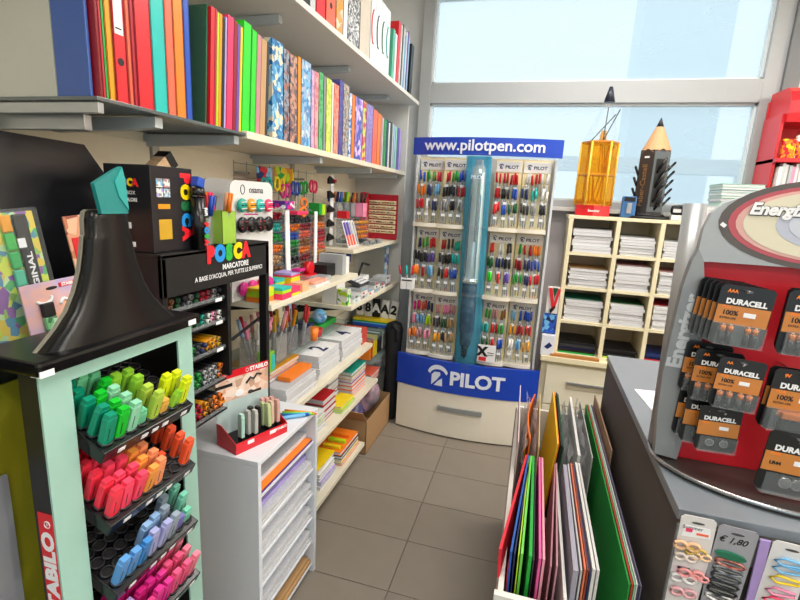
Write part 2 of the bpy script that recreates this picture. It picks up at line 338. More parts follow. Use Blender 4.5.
for rn, z0, z1 in rows:
    for cn, x0, x1 in cols:
        yb = 3.07 if cn.startswith('far') else 3.045
        pk = G().box(x0, x1, yb, yb+.012, z0, z1, bk, bev=.001).part('pocket_panel', pd)
        g = G(); g.box(x0+.004, x1-.004, yb-.004, yb, z1-.075, z1-.012, lab, bev=.001); xm = (x0+x1)/2
        put(g, 'PILOT', .026, nvy, T(xm+.018, yb-.0045, z1-.046) @ FY, bold=.03, sx=1.15); emblem(g, xm-.045, z1-.042, .025, nvy, yb-.0048)
        g.part('name_strip', pk)
        g = G()         # cream tray lip, bowed
        n = 8; pts = [(x0-.004+(x1-x0+.008)*i/n, yb-.105-.014*math.sin(math.pi*i/n)) for i in range(n+1)]
        g.prism(pts+[(x1+.004, yb), (x0-.004, yb)], 'z', z0-.012, z0+.004, creamp)
        g.prism(pts+[(p[0], p[1]+.005) for p in pts[::-1]], 'z', z0+.004, z0+.012, creamp); g.part('tray', pk)
        g = G(); cols3 = BUN[(rn, cn)]
        for t in range(3):
            zt = z0+.275-.09*t; yt = yb-.024-.028*t
            g.box(x0+.004, x1-.004, yt-.018, yt-.0165, zt-.09, zt-.01, CLEAR)
        g.part('clear_pocket', pk)
        g = G()
        for t in range(3):
            zt = z0+.275-.09*t; yt = yb-.024-.028*t
            for k in range(3):
                xc = x0+.03+k*(x1-x0-.06)/2; g.box(xc-.011, xc+.011, yt-.0205, yt-.0185, zt-.035, zt-.02, PAPERW)
        g.part('price_tag', pk)['kind'] = 'stuff'
        for t in range(3):
            zt = z0+.275-.09*t; yt = yb-.024-.028*t
            for k in range(3):
                c = cols3[t*3+k]; xc = x0+.03+k*(x1-x0-.06)/2; nn = 2 if (t == 2 and k == 1) or (t == 0 and k == 0) else 3
                for q in range(nn):
                    M = T(xc+(q-(nn-1)/2)*.0142+random.uniform(-.002, .002), yt+random.uniform(-.006, .006), zt-.082+random.uniform(-.008, .01)) @ RY(random.uniform(-5, 5)) @ RX(random.uniform(-3, 6)) @ RZ(random.uniform(-40, 40))
                    pl = (['left', 'right'] if nn == 2 else ['left', 'centre', 'right'])[q]
                    inst(pen_mesh(c), 'pen', f'{pl} {c} pen of the {["left","middle","right"][k]} {["upper","central","front"][t]} pocket, {rn} {cn} panel of pen display', 'pen', f'{c} pens, {["upper","central","front"][t]} pockets, {rn} {cn} panel', M)
# notice and little carton in the stand
g = G(); g.box(-.27, -.16, 2.895, 2.90, .57, .68, PAPERW); g.box(-.262, -.215, 2.893, 2.895, .575, .60, mat('red', .5)); put(g, 'X', .08, BLK, T(-.243, 2.8925, .635) @ FY, bold=.06)
g.box(-.21, -.17, 2.893, 2.895, .63, .634, BLK).box(-.21, -.17, 2.893, 2.895, .615, .618, BLK)
g.single('notice_card', 'white notice card with bold black X propped in bottom of pen display', 'card')
g = G(); g.box(-.80, -.715, 2.885, 2.93, .985, 1.055, mat('#e8e8ea', .5), bev=.003); g.box(-.758, -.756, 2.883, 2.886, .985, 1.055, mat('grey', .5)); g.box(-.79, -.725, 2.883, 2.885, 1.04, 1.048, BLK)
g.single('pen_carton', 'small white carton of pens on left tray of pen display', 'box')
for k, (c, x) in enumerate((('crimson', -.79), ('turquoise', -.757), ('red', -.73))):
    inst(pen_mesh(c), 'pen', f'{c} pen standing in the small white carton on pen display', 'pen', None, T(x, 2.91, .995) @ RY(-12+6*k))

# ================================================================ PIGEONHOLE CABINET AND DRAWER UNIT
ply = mat('#e4dab8', .55, noise=.05, scale=12, kind='grain'); yA, yB = 3.03, 3.33
xs = [.20, .465, .70, .94, 1.18]; zs = [.645, .86, 1.075, 1.285, 1.495]
pc = thing('pigeonhole_cabinet', 'pale birch pigeonhole cabinet full of paper below the window', 'cabinet', (.69, yA+.15, .635))
G().box(xs[0]-.018, xs[-1]+.018, yA, yB, 1.49, 1.51, ply, bev=.002).part('top_board', pc)
for x in xs: G().box(x-.012, x+.012, yA, yB, .635, 1.49, ply, bev=.001).part('upright', pc)
for i in range(4):
    for z in zs[:-1]: G().box(xs[i]+.012, xs[i+1]-.012, yA+.003, yB, z-.012, z+.006, ply, bev=.001).part('shelf_board', pc)
G().box(xs[0], xs[-1], yB-.008, yB, .64, 1.49, mat('#d8ccb0', .6)).part('back_board', pc)
top_c = [['grey', 'silver', 'silver', 'grey'], ['tan', 'rose', 'rose', 'tan'], ['dark teal', 'dark green', 'crimson', 'navy']]
hts = [[.14, .11, .10, .12], [.11, .15, .13, .10], [.13, .13, .14, .12]]
rn_ = ['top', 'second', 'third']; cn_ = ['left', 'second', 'third', 'right']
for r in range(3):
    for c in range(4):
        zb = zs[3-r]+.006; xa, xb = xs[c]+.022, xs[c+1]-.02; h = hts[r][c]
        t = thing('paper_stack', f'white paper stack in {cn_[c]} column, {rn_[r]} row of the pigeonhole cabinet', 'paper stack', ((xa+xb)/2, yA+.15, zb), 'paper stacks in the pigeonholes')
        n = 7
        for k in range(n):
            d = random.uniform(-.006, .006); e = random.uniform(-.004, .01)
            G().box(xa+d+.004, xb+d-.004, yA+.014+e, yB-.03, zb+h*k/n+.0008, zb+h*(k+1)/n-.0008, PAPER, bev=.0006).part('paper_bundle', t)
        G().box(xa+.002, xb-.004, yA+.06, yB-.02, zb+h+.0005, zb+h+.0035, mat(top_c[r][c], .6), M=None).part('cover_sheet', t)
for c, (cs) in enumerate((['green', 'black', 'navy', 'charcoal', 'black'], ['lime', 'charcoal', 'black', 'black'], ['crimson', 'red', 'navy', 'navy'], ['navy', 'black'])):
    zb = .651
    for k, cc in enumerate(cs):
        h = .016 if k else .01
        G().box(xs[c]+.02, xs[c+1]-.03+.004*(k % 2), yA+.02+.006*(k % 3), yB-.04, zb, zb+h-.0008, mat(cc, .4), bev=.001).single('folder', f'{cc} folder, number {["one","two","three","four","five"][k]} from below in {cn_[c]} bottom pigeonhole', 'folder', 'folders in the bottom pigeonholes'); zb += h
drf = mat('#e2dcc6', .5, noise=.03)
for i, (xa, xb) in enumerate(((.125, .66), (.67, 1.20))):
    du = thing('drawer_unit', ['left cream drawer unit with recessed pulls behind poster rack', 'right cream drawer unit hidden behind the grey counter'][i], 'drawer unit', ((xa+xb)/2, 3.17, 0), 'drawer units under the pigeonholes')
    G().box(xa, xb, 3.02, 3.34, .03, .60, ply, bev=.002).box(xa+.02, xb-.02, 3.05, 3.3, 0, .03, BLK).part('carcass', du)
    G().box(xa-.01, xb, 2.985, 3.35, .60, .634, ply, bev=.003).part('top_board', du)
    for z0, z1 in ((.045, .305), (.315, .575)):
        d = G().box(xa+.035, xb-.02, 3.0, 3.02, z0, z1, drf, bev=.002).part('drawer_front', du)
        G().box(xa+.16, xb-.12, 2.997, 3.0, z0+.115, z0+.165, mat('#b6ae98', .4), bev=.001).box(xa+.165, xb-.125, 2.988, 2.998, z0+.15, z0+.165, METAL, bev=.002).part('pull', d)
G().box(.17, .46, 2.995, 3.028, .635, .65, mat('#b4793c', .6), bev=.001).single('wooden_ruler', 'brown wooden strip lying on cream drawer top before the pigeonholes', 'ruler')
# small carded things between the pen display and the pigeonholes
g = G(); g.box(.115, .185, 3.035, 3.04, .90, 1.07, mat('#f0f0f0', .4)); g.prism([(.118, 1.06), (.14, 1.06), (.158, .97), (.175, 1.06), (.19, 1.055), (.165, .93), (.148, .93)], 'y', 3.02, 3.034, mat('red', .4)); g.prism([(.135, .92), (.165, .955), (.17, .94), (.145, .9)], 'y', 3.02, 3.034, BLK)
g.prism([(.142, 1.062), (.174, 1.062), (.158, 1.0)], 'y', 3.028, 3.034, mat('dark green', .4)); g.single('blister_pack', 'red and black craft tool on white card, hanging left of pigeonholes', 'blister pack')
G().box(.105, .185, 3.03, 3.05, .77, .895, mat('blue', .4, kind='print', c2=('sky', 'navy'), scale=40), bev=.002).single('blue_packet', 'blue packet between pen display and pigeonholes, above white carton', 'packet')
g = G(); g.box(.11, .19, 3.0, 3.04, .636, .765, mat('#dfe2ee', .4), bev=.002); g.prism([(.13, .69), (.15, .675), (.178, .70), (.158, .72)], 'y', 2.998, 3.0, nvy); g.single('eraser_carton', 'white carton with dark blue picture standing on cream drawer unit', 'carton')

# ================================================================ ON TOP OF THE PIGEONHOLES
zt = 1.511
def ngon(c, r, n, a0, sy=1.): return [(c[0]+r*math.cos(R(a0+360*i/n)), c[1]+r*sy*math.sin(R(a0+360*i/n))) for i in range(n)]
am = mat('#f0a000', .2, clear=.74, noise=.04)
for nd in am.node_tree.nodes:
    if nd.bl_idname == 'ShaderNodeBsdfTransparent': nd.inputs[0].default_value = (1.0, .66, .12, 1)
am2 = am; amd = mat('#c47a08', .3)
t = thing('amber_pencil_dispenser', 'transparent amber pencil-shaped dispenser with black tip standing above the pigeonholes', 'dispenser', (.32, 3.18, zt))
hx = ngon((.32, 3.18), .105, 6, 30); g = G(); g.prism([(x, y) for x, y in ngon((.32, 3.18), .11, 6, 30)], 'z', zt, zt+.062, mat('red', .35)); bb = g.part('base', t, 'red base band with white lettering')
g = G(); put(g, 'Staedtler', .018, PAPERW, T(.32, 3.18-.11*math.cos(R(30))*1.0-.0165, zt+.03) @ FY, bold=.02)
for s in (-1, 1): put(g, 'noris', .015, PAPERW, T(.32+s*.083, 3.18-.051, zt+.03) @ RZ(s*60) @ FY, bold=.02)
g.part('lettering', bb)
# faces are placed with a flat side to the front
hx = ngon((.32, 3.18), .105, 6, 0)
def ring_walls(g, hx, z0, z1, m, skip=()):
    for i in range(6):
        if i in skip: continue
        a, b = hx[i], hx[(i+1) % 6]; g.add([(a[0], a[1], z0), (b[0], b[1], z0), (b[0], b[1], z1), (a[0], a[1], z1)], [(0, 1, 2, 3)], m)
for z0, z1 in ((zt+.065, zt+.235), (zt+.245, zt+.425)):
    g = G(); ring_walls(g, hx, z0, z1, am); g.part('clear_wall', t)
for z in (zt+.062, zt+.236, zt+.425): G().prism(ngon((.32, 3.18), .107, 6, 0), 'z', z, z+.009, amd).part('tier', t)
g = G()
for x, y in hx: g.cyl((x, y, zt+.06), (x, y, zt+.43), .006, .006, mat('#f0c040', .3), 6)
g.part('corner_post', t)
g = G()
for a, b in zip(hx, hx[1:]+hx[:1]): g.add([(a[0], a[1], zt+.434), (b[0], b[1], zt+.434), (.338, 3.18, zt+.72)], [(0, 1, 2)], CLEAR)
g.part('clear_cone', t)
g = G(); g.cyl((.338, 3.18, zt+.66), (.338, 3.18, zt+.745), .032, .010, mat('#1e2434', .4), 12); g.part('tip', t)
g = G(); g.cyl((.33, 3.18, zt+.44), (.33, 3.18, zt+.50), .022, .014, am, 6); g.part('inner_tip', t)
pm = G(); pm.cyl((0, 0, .008), (0, 0, .16), .004, .004, mat('#b87408', .4), 6).cyl((0, 0, 0), (0, 0, .008), .001, .004, mat('tan', .6), 6).cyl((0, 0, .16), (0, 0, .17), .0042, .0042, mat('charcoal', .4), 6)
pm = pm.mesh('pencil')
for k in range(12):
    lo = k % 2; M = T(.32+random.uniform(-.05, .05), 3.18+random.uniform(-.06, .03), zt+(.075 if lo else .247)) @ RY(random.uniform(-12, 12))
    inst(pm, 'pencil', f'yellow pencil, {ORDW[k//2]} in the {"lower" if lo else "upper"} tier of the transparent amber dispenser', 'pencil', f'pencils in the {"lower" if lo else "upper"} tier of the amber dispenser', M)
for (x, a, n) in ((.33, 2, 'upright'), (.315, 38, 'slanting'), (.33, 22, 'leaning')):
    G().cyl((0, 0, 0), (0, 0, .19), .003, .003, BLK, 6, M=T(x-.05*(a > 30), 3.16, zt+.44) @ RY(a)).single('black_lead', f'thin {n} black lead inside clear cone of amber dispenser', 'pencil lead')
# dark pencil dispenser
c0 = (.63, 3.18); dk = mat('#35302e', .4, noise=.05, scale=8); dk2 = mat('#50585c', .4)
t = thing('dark_pencil_dispenser', 'dark pencil-shaped dispenser with wooden cone tip beside the amber one', 'dispenser', (*c0, zt))
g = G(); g.cyl((*c0, zt), (*c0, zt+.015), .13, .125, BLK, 28).cyl((*c0, zt+.015), (*c0, zt+.03), .10, .09, BLK, 24); g.part('turntable_base', t)
hx = ngon(c0, .088, 6, 15); M0 = None
g = G(); ring_walls(g, hx, zt+.03, zt+.39, dk)
g.add([(x, y, zt+.03) for x, y in hx]+[(x, y, zt+.39) for x, y in hx], [(0, 1, 2, 3, 4, 5), (6, 7, 8, 9, 10, 11)], dk); g.part('barrel', t)
g = G()     # scalloped wooden cone
n = 36; vs = []
for i in range(n):
    a = 2*math.pi*i/n; rr = .088*math.cos(math.pi/6)/math.cos(((a-R(15)) % (math.pi/3))-math.pi/6); sc = .028*math.cos(6*(a-R(15)))
    vs.append((c0[0]+rr*1.01*math.cos(a), c0[1]+rr*1.01*math.sin(a), zt+.385-sc*.0+.012*math.cos(6*(a-R(15)))*-1))
vt = [(c0[0]+.02*math.cos(2*math.pi*i/n), c0[1]+.02*math.sin(2*math.pi*i/n), zt+.525) for i in range(n)]
g.add(vs+vt, [(i, (i+1) % n, n+(i+1) % n, n+i) for i in range(n)], mat('#c89a6c', .6, kind='grain', noise=.15, scale=20)); g.part('wooden_cone', t)
g = G(); g.cyl((*c0, zt+.523), (*c0, zt+.575), .021, .002, mat('#2a2a30', .5), 16); g.part('lead_tip', t)
g = G(); e0, e1 = Vector((*hx[4], 0)), Vector((*hx[5], 0)); e0, e1 = sorted((e0, e1), key=lambda p: p.x)
fx = T((e0.x+e1.x)/2, (e0.y+e1.y)/2-.002, zt+.21) @ RZ(math.degrees(math.atan2(e1.y-e0.y, e1.x-e0.x)))
g.box(-.044, .044, -.004, .001, -.17, .17, dk2, fx, bev=.002).box(-.03, .03, -.0055, -.003, -.14, .13, BLK, fx); g.part('front_pocket_frame', t)
e0, e1 = sorted((Vector((*hx[3], 0)), Vector((*hx[4], 0))), key=lambda p: p.x)
fx2 = T((e0.x+e1.x)/2, (e0.y+e1.y)/2, zt+.19) @ RZ(math.degrees(math.atan2(e1.y-e0.y, e1.x-e0.x)))
g = G(); put(g, 'Faber-Castell', .045, mat('#8a6840', .4), fx2 @ T(0, -.004, 0) @ FY @ RZ(90), bold=.01); g.box(-.012, .016, -.004, -.001, .155, .165, PAPERW, fx2); g.part('lettering', t, 'bronze lettering')
tp = G(); tp.cyl((0, 0, -.03), (0, 0, .06), .0075, .007, BLKG, 8); tp.cyl((0, 0, .06), (0, 0, .066), .006, .004, mat('charcoal', .4), 6); tp = tp.mesh('drawing_pencil')
sd = ['front', 'left', 'right']
for s, (Mx, n) in enumerate(((fx, 6), (fx2 @ T(-.045, .022, 0), 4), (T(c0[0]+.062, c0[1]-.01, zt+.21) @ RZ(100), 5))):
    for k in range(n):
        zz = -.13+.25*k/n
        M = Mx @ T((-.008 if k % 2 else .010) if s == 0 else 0, -.012, zz) @ RX(24 if s == 0 else 38) @ RY(18 if s == 0 else (0))
        inst(tp, 'drawing_pencil', f'black drawing pencil, {ORDW[k]} from below, slanting out of {sd[s]} side of dark dispenser', 'pencil', f'black pencils in the {sd[s]} side of the dark dispenser', M)
# small items
g = G(); g.box(.475, .555, 3.10, 3.14, zt, zt+.125, mat('#3a6ea8', .4), bev=.012).box(.485, .545, 3.097, 3.1, zt+.095, zt+.12, BLK)
t = thing('sharpener_pack', 'blue pack with grey pencil sharpener between the two pencil-shaped dispensers', 'packet', (.515, 3.12, zt)); g.part('card', t)
G().box(.502, .528, 3.085, 3.099, zt+.025, zt+.085, mat('silver', .3, .5), M=None, bev=.003).part('sharpener', t)
g = G(); g.box(.745, .80, 3.09, 3.15, zt, zt+.03, mat('#d8d8d8', .5), bev=.003).box(.742, .803, 3.10, 3.14, zt+.03, zt+.085, BLK, bev=.02).box(.752, .793, 3.098, 3.142, zt+.045, zt+.065, mat('#cfcfcf', .4)); g.single('tape_dispenser', 'small black and white tape dispenser right of dark pencil-shaped dispenser', 'tape dispenser')
def stack(x0, x1, y0, y1, z, hs, cs, label, name='notebook', cat='notebook', group=None, jit=.006, band=None):
    for k, (h, c) in enumerate(zip(hs, cs)):
        dx, dy = random.uniform(-jit, jit), random.uniform(-jit, jit)
        t = thing(name, f'{label}, {ORD[k] if k < len(hs)-1 or len(hs) == 1 else "topmost"} from the bottom', cat, ((x0+x1)/2, (y0+y1)/2, z), group or f'{label} stack')
        G().box(x0+dx, x1+dx, y0+dy, y1+dy, z, z+.0018, mat(c, .5)).box(x0+dx, x1+dx, y0+dy, y1+dy, z+h-.0026, z+h-.0008, mat(c, .5)).part('cover', t)
        G().box(x0+dx+.003, x1+dx-.003, y0+dy+.003, y1+dy-.003, z+.0019, z+h-.0027, PAPER).part('pages', t)
        z += h
    return z
ORD = ['lowest', 'second', 'third', 'fourth', 'fifth', 'sixth', 'seventh', 'eighth', 'ninth', 'tenth', 'eleventh', 'twelfth', 'thirteenth']
stack(.80, 1.02, 3.08, 3.32, zt, [.018]*5, ['white', 'pale grey', 'lavender', 'white', 'white'], 'white notebook in low pile on the pigeonhole cabinet')
stack(.98, 1.19, 3.10, 3.32, zt+.09, [.016]*8, ['mint', 'white', 'pale grey', 'mint', 'white', 'teal', 'white', 'mint'], 'green-edged white book in higher pile by the red rack')
G().box(.985, 1.185, 3.105, 3.315, zt, zt+.0895, mat('white', .5), bev=.002).single('white_carton', 'white carton under the higher pile of green-edged books', 'carton')
# ---- red rack at the right
t = thing('red_magazine_rack', 'red metal rack at the right window edge holding packets and books', 'rack', (1.55, 3.2, 0)); rd = mat('red', .35)
G().box(1.21, 1.95, 3.34, 3.36, 0, 2.2, rd, bev=.002).part('back_plate', t)
g = G(); pr = [(3.06+.03*math.cos(R(a)), 2.15+.10*math.sin(R(a))) for a in range(0, 360, 30)]
vs = []
n = 8
for i in range(n+1):
    a = i/n; vs += [(1.215, 3.10+.25*(1-math.cos(a*1.57))*.3, 2.055+.18*a)]
poly = [(3.34, 2.055), (3.10, 2.055), (3.09, 2.10), (3.09, 2.16), (3.11, 2.21), (3.15, 2.235), (3.34, 2.24)]
g.prism(poly, 'x', 1.215, 1.95, rd); g.part('header_hood', t)
for z in (1.86, 1.70, 1.3, .9, .5): G().box(1.20, 1.95, 3.08, 3.34, z-.012, z+.01, rd, bev=.002).part('shelf', t)
G().box(1.20, 1.215, 3.12, 3.34, 0, 2.10, rd, bev=.002).part('side_plate', t)
for k in range(22):
    x = 1.225+k*.016; c = ['white', 'pale grey', 'white', 'silver', 'pink', 'white'][k % 6]
    G().box(x, x+.0145, 3.09+.004*(k % 3), 3.28, 1.711, 1.825+.006*((k*7) % 4), mat(c, .5), bev=.001).single('booklet', f'slim {c} booklet upright on lower shelf of red rack, {ORDW[k]} from the left', 'booklet', 'slim booklets on the red rack')
for k, (x, c, cc) in enumerate(((1.225, 'orange', ('red', 'yellow')), (1.285, 'crimson', ('orange', 'white')), (1.345, 'navy', ('lavender', 'tan', 'sky')), (1.42, 'sky', ('orange', 'white', 'navy')))):
    g = G(); g.box(x, x+.06, 3.10, 3.13, 1.871, 1.97+.02*(k % 2), mat(c, .2, kind='print', c2=cc, scale=60), bev=.006)
    g.single('sweet_packet', f'{["orange","crimson","navy","sky blue"][k]} glossy packet on top shelf of red rack', 'packet', 'packets on the red rack')
G().cyl((1.335, 3.07, 1.878), (1.39, 3.07, 1.965), .009, .009, mat('silver', .3, .7), 10).single('silver_tube', 'silver tube leaning in front of packets on red rack', 'tube')
# ================================================================ UPPER SHELVES ON THE LEFT WALL
def bracket(name, root, y, z, x1):
    G().prism([(WX, z-.002), (x1, z-.002), (x1, z-.026), (x1-.05, z-.03), (WX, z-.04)], 'y', y-.012, y+.012, mat('#b9c0c2', .4)).part(name, root)
def pln(u, w): return (u, w)
ts = thing('wall_shelf', 'top white wall shelf carrying ring binders and folders', 'shelf', (-1.05, 1.7, 2.17))
G().box(WX+.001, -.835, .15, 3.25, 2.168, 2.19, SHELFW, bev=.002).part('board', ts)
for y in (.4, 1.0, 1.65, 2.30, 2.93): bracket('bracket', ts, y, 2.168, -.95)
bs1 = thing('wall_shelf', 'near half of the wall shelf with files, with grey metal edge', 'shelf', (-1.08, 1.1, 1.715), 'wall shelf halves')
G().box(WX+.001, -.905, .83, 1.36, 1.720, 1.728, mat('#5a6262', .2, noise=.03), bev=.001).part('board', bs1)
G().box(WX+.02, -.91, .835, .85, 1.695, 1.718, METAL, bev=.002).part('edge_rail', bs1)
G().box(WX+.002, -.99, .87, .89, 1.665, 1.70, METAL, bev=.002).part('bracket', bs1)
for y in (1.02, 1.34): bracket('bracket', bs1, y, 1.718, -.925)
bs2 = thing('wall_shelf', 'far half of the wall shelf, cream board under the row of patterned books', 'shelf', (-1.08, 2.3, 1.715), 'wall shelf halves')
G().box(WX+.001, -.90, 1.36, 3.22, 1.712, 1.735, SHELF, bev=.002).part('board', bs2)
for y in (1.95, 2.6, 3.1): bracket('bracket', bs2, y, 1.712, -.925)
for y in (1.36, 2.3): G().box(WX, WX+.02, y-.015, y+.015, .02, 2.6, mat('#b9b9b4', .4, .3)).struct('trim_%d' % (3 if y < 2 else 4))
# slatted back panels of the wall behind the goods
wl = bpy.data.objects['wall_left']; pm_ = mat('#f3ead4', .6, noise=.03)
for yy0, yy1 in ((.83, 1.34), (1.38, 2.28), (2.32, 3.22)):
    for k in range(10): G().box(WX-.001, WX+.012, yy0, yy1, .10+.16*k, .10+.16*k+.153, pm_, bev=.002).struct('slat_panel', wl)
def book(y0, y1, h, c, lab, zb=1.7355, xf=-.92, dep=.24, lean=0., kind='book', m=None, cat='book', grp='books on the wall shelf', pages=True, top=False):
    t = thing(kind, lab, cat, (xf-dep/2, (y0+y1)/2, zb), grp); M = T(0, y0, zb) @ RX(lean) @ T(0, -y0, -zb) if lean else None
    mm = m or mat(c, .35)
    g = G(); th = min(.0025, (y1-y0)*.2)
    if pages and (y1-y0) > .008:
        g.box(xf-dep, xf, y0+.0006, y0+.0006+th, zb, zb+h, mm, M).box(xf-dep, xf, y1-th-.0006, y1-.0006, zb, zb+h, mm, M).box(xf-th, xf, y0+.0006, y1-.0006, zb, zb+h, mm, M, bev=.0008)
        g.part('cover', t); G().box(xf-dep+.003, xf-.003, y0+th+.001, y1-th-.001, zb+.003, zb+h-.006, PAPERW, M).part('pages', t)
    else: g.box(xf-dep, xf, y0+.0006, y1-.0006, zb, zb+h, mm, M, bev=.0007); g.part('cover', t)
    return t
def lever(y0, y1, c, lab, zb, xf, h=.32, dep=.28, label_=True, grp='lever arch files', c2=None):
    t = thing('lever_arch_file', lab, 'file', (xf-dep/2, (y0+y1)/2, zb), grp); mm = mat(c, .35)
    G().box(xf-dep, xf, y0+.001, y0+.004, zb, zb+h, mm).box(xf-dep, xf, y1-.004, y1-.001, zb, zb+h, mm).box(xf-.003, xf, y0+.001, y1-.001, zb, zb+h, mm, bev=.0008).part('cover', t)
    G().box(xf-dep+.01, xf-.01, y0+.006, y1-.006, zb+.01, zb+h-.01, PAPERW).part('pages', t)
    ym = (y0+y1)/2; r = min(.011, (y1-y0)*.22)
    h_ = G(); h_.cyl((xf-.002, ym, zb+.085), (xf+.0012, ym, zb+.085), r, r, BLK, 16); h_.part('finger_hole', t)
    if label_: G().box(xf, xf+.001, y0+.006, y1-.008, zb+.14, zb+.29, PAPERW).box(xf+.001, xf+.0014, y0+.008, y1-.012, zb+.150, zb+.153, BLK).part('spine_label', t, 'white spine label')
    return t
# --- files at the near end
t = thing('large_binder', 'large pale grey and blue binder facing out at the near end of shelf', 'binder', (-1.1, .85, 1.7285))
G().box(-1.262, -1.022, .838, .846, 1.7285, 2.06, mat('#b9b9ae', .6, noise=.03), bev=.002).part('cover', t)
G().box(-1.020, -.930, .838, .846, 1.7285, 2.06, mat('#3458a0', .45, noise=.06), bev=.003).part('spine_cloth', t, 'blue cloth strip')
G().prism([(-1.19, 1.915), (-1.18, 1.915), (-1.183, 1.93), (-1.192, 1.93)], 'y', .8365, .838, mat('navy')).part('mark', t)
ZN = 1.7285
fl = [(.848, .856, 'dark red', .32), (.857, .863, 'crimson', .32), (.864, .870, 'green', .315), (.871, .888, 'amber', .318)]
LB = ['slim dark red folder beside the large grey and blue binder', 'slim crimson folder left of the thin green one', 'thin green folder left of the amber yellow folder', 'amber yellow folder left of red lever arch file']
for (a, b, c, h), l in zip(fl, LB): book(a, b, h, c, l, dep=.26, kind='folder', cat='folder', grp='files on the near end of the wall shelf', xf=-.915, zb=ZN)
lever(.889, .925, 'red', 'red lever arch file with white spine label and finger hole', ZN, -.915, h=.33)
fl = [(.926, .937, 'coral', .32, 'slim coral folder right of the red lever arch file'), (.938, .950, 'crimson', .32, 'thin crimson folder left of the wide scarlet one'), (.951, .998, 'red', .325, 'wide scarlet folder left of the turquoise one'),
      (.999, 1.043, 'turquoise', .325, 'wide turquoise folder on the near shelf half'), (1.044, 1.072, 'coral', .325, 'red-orange folder right of the turquoise one'), (1.073, 1.108, 'orange', .325, 'bright orange folder left of the blue one'), (1.109, 1.132, 'blue', .325, 'deep blue folder left of the big green folders')]
for a, b, c, h, l in fl: book(a, b, h, c, l, dep=.26, kind='folder', cat='folder', grp='files on the near end of the wall shelf', xf=-.915, zb=ZN)
# --- green folder in film and neighbours (spines recede)
t = thing('green_folder', 'large dark green folder in shiny film, right of the blue folder', 'folder', (-1.04, 1.2, 1.7355))
Mx = T(-.925, 1.200, 1.7285) @ RX(-4)
G().box(-.235, 0, -.006, 0, 0, .315, mat('#145430', .12, noise=.05), Mx, bev=.001).part('cover', t)
G().box(-.237, .002, -.0085, -.0075, 0, .322, mat('#e8f4ec', .05, clear=.97), Mx).part('plastic_film', t)
row = [(1.229, 1.246, 'red', .315), (1.247, 1.256, 'crimson', .315), (1.257, 1.266, 'lime', .31), (1.267, 1.279, 'amber', .31), (1.280, 1.292, 'black', .305), (1.293, 1.301, 'lavender', .31), (1.302, 1.334, 'hot pink', .32),
       (1.335, 1.352, 'dark red', .315), (1.353, 1.366, 'violet', .31), (1.367, 1.378, 'yellow', .308), (1.380, 1.424, 'bright green', .325), (1.426, 1.456, 'bright green', .315), (1.458, 1.482, 'rose', .31), (1.484, 1.515, 'tan', .305), (1.517, 1.531, 'charcoal', .305)]
def rowlab(row, i, kind, where):
    n = [r[2] for r in row]
    a = n[i-1] if i else None; b = n[i+1] if i < len(row)-1 else None
    s = f'{n[i]} {kind} '
    if a and b: s += f'between the {a} and the {b} one '
    elif a: s += f'right of the {a} one '
    else: s += f'left of the {b} one '
    return s+where
for i, (a, b, c, h) in enumerate(row):
    if (c, i) == ('bright green', 10): l = 'thick bright green album, the taller of the two on the wall shelf'
    elif (c, i) == ('bright green', 11): l = 'bright green album, the lower of the two, left of rose one'
    else: l = rowlab(row, i, 'folder', 'on the wall shelf')
    book(a-.022, b-.022, h, c, l, dep=.26, lean=-4, zb=1.7285 if b < 1.38 else 1.7355, kind='folder', cat='folder', grp='folders on the middle of the wall shelf', pages=c in ('bright green', 'hot pink'))
def pr(*c, s=14): return mat(c[0], .35, kind='print', c2=tuple(c[1:]), scale=s*3)
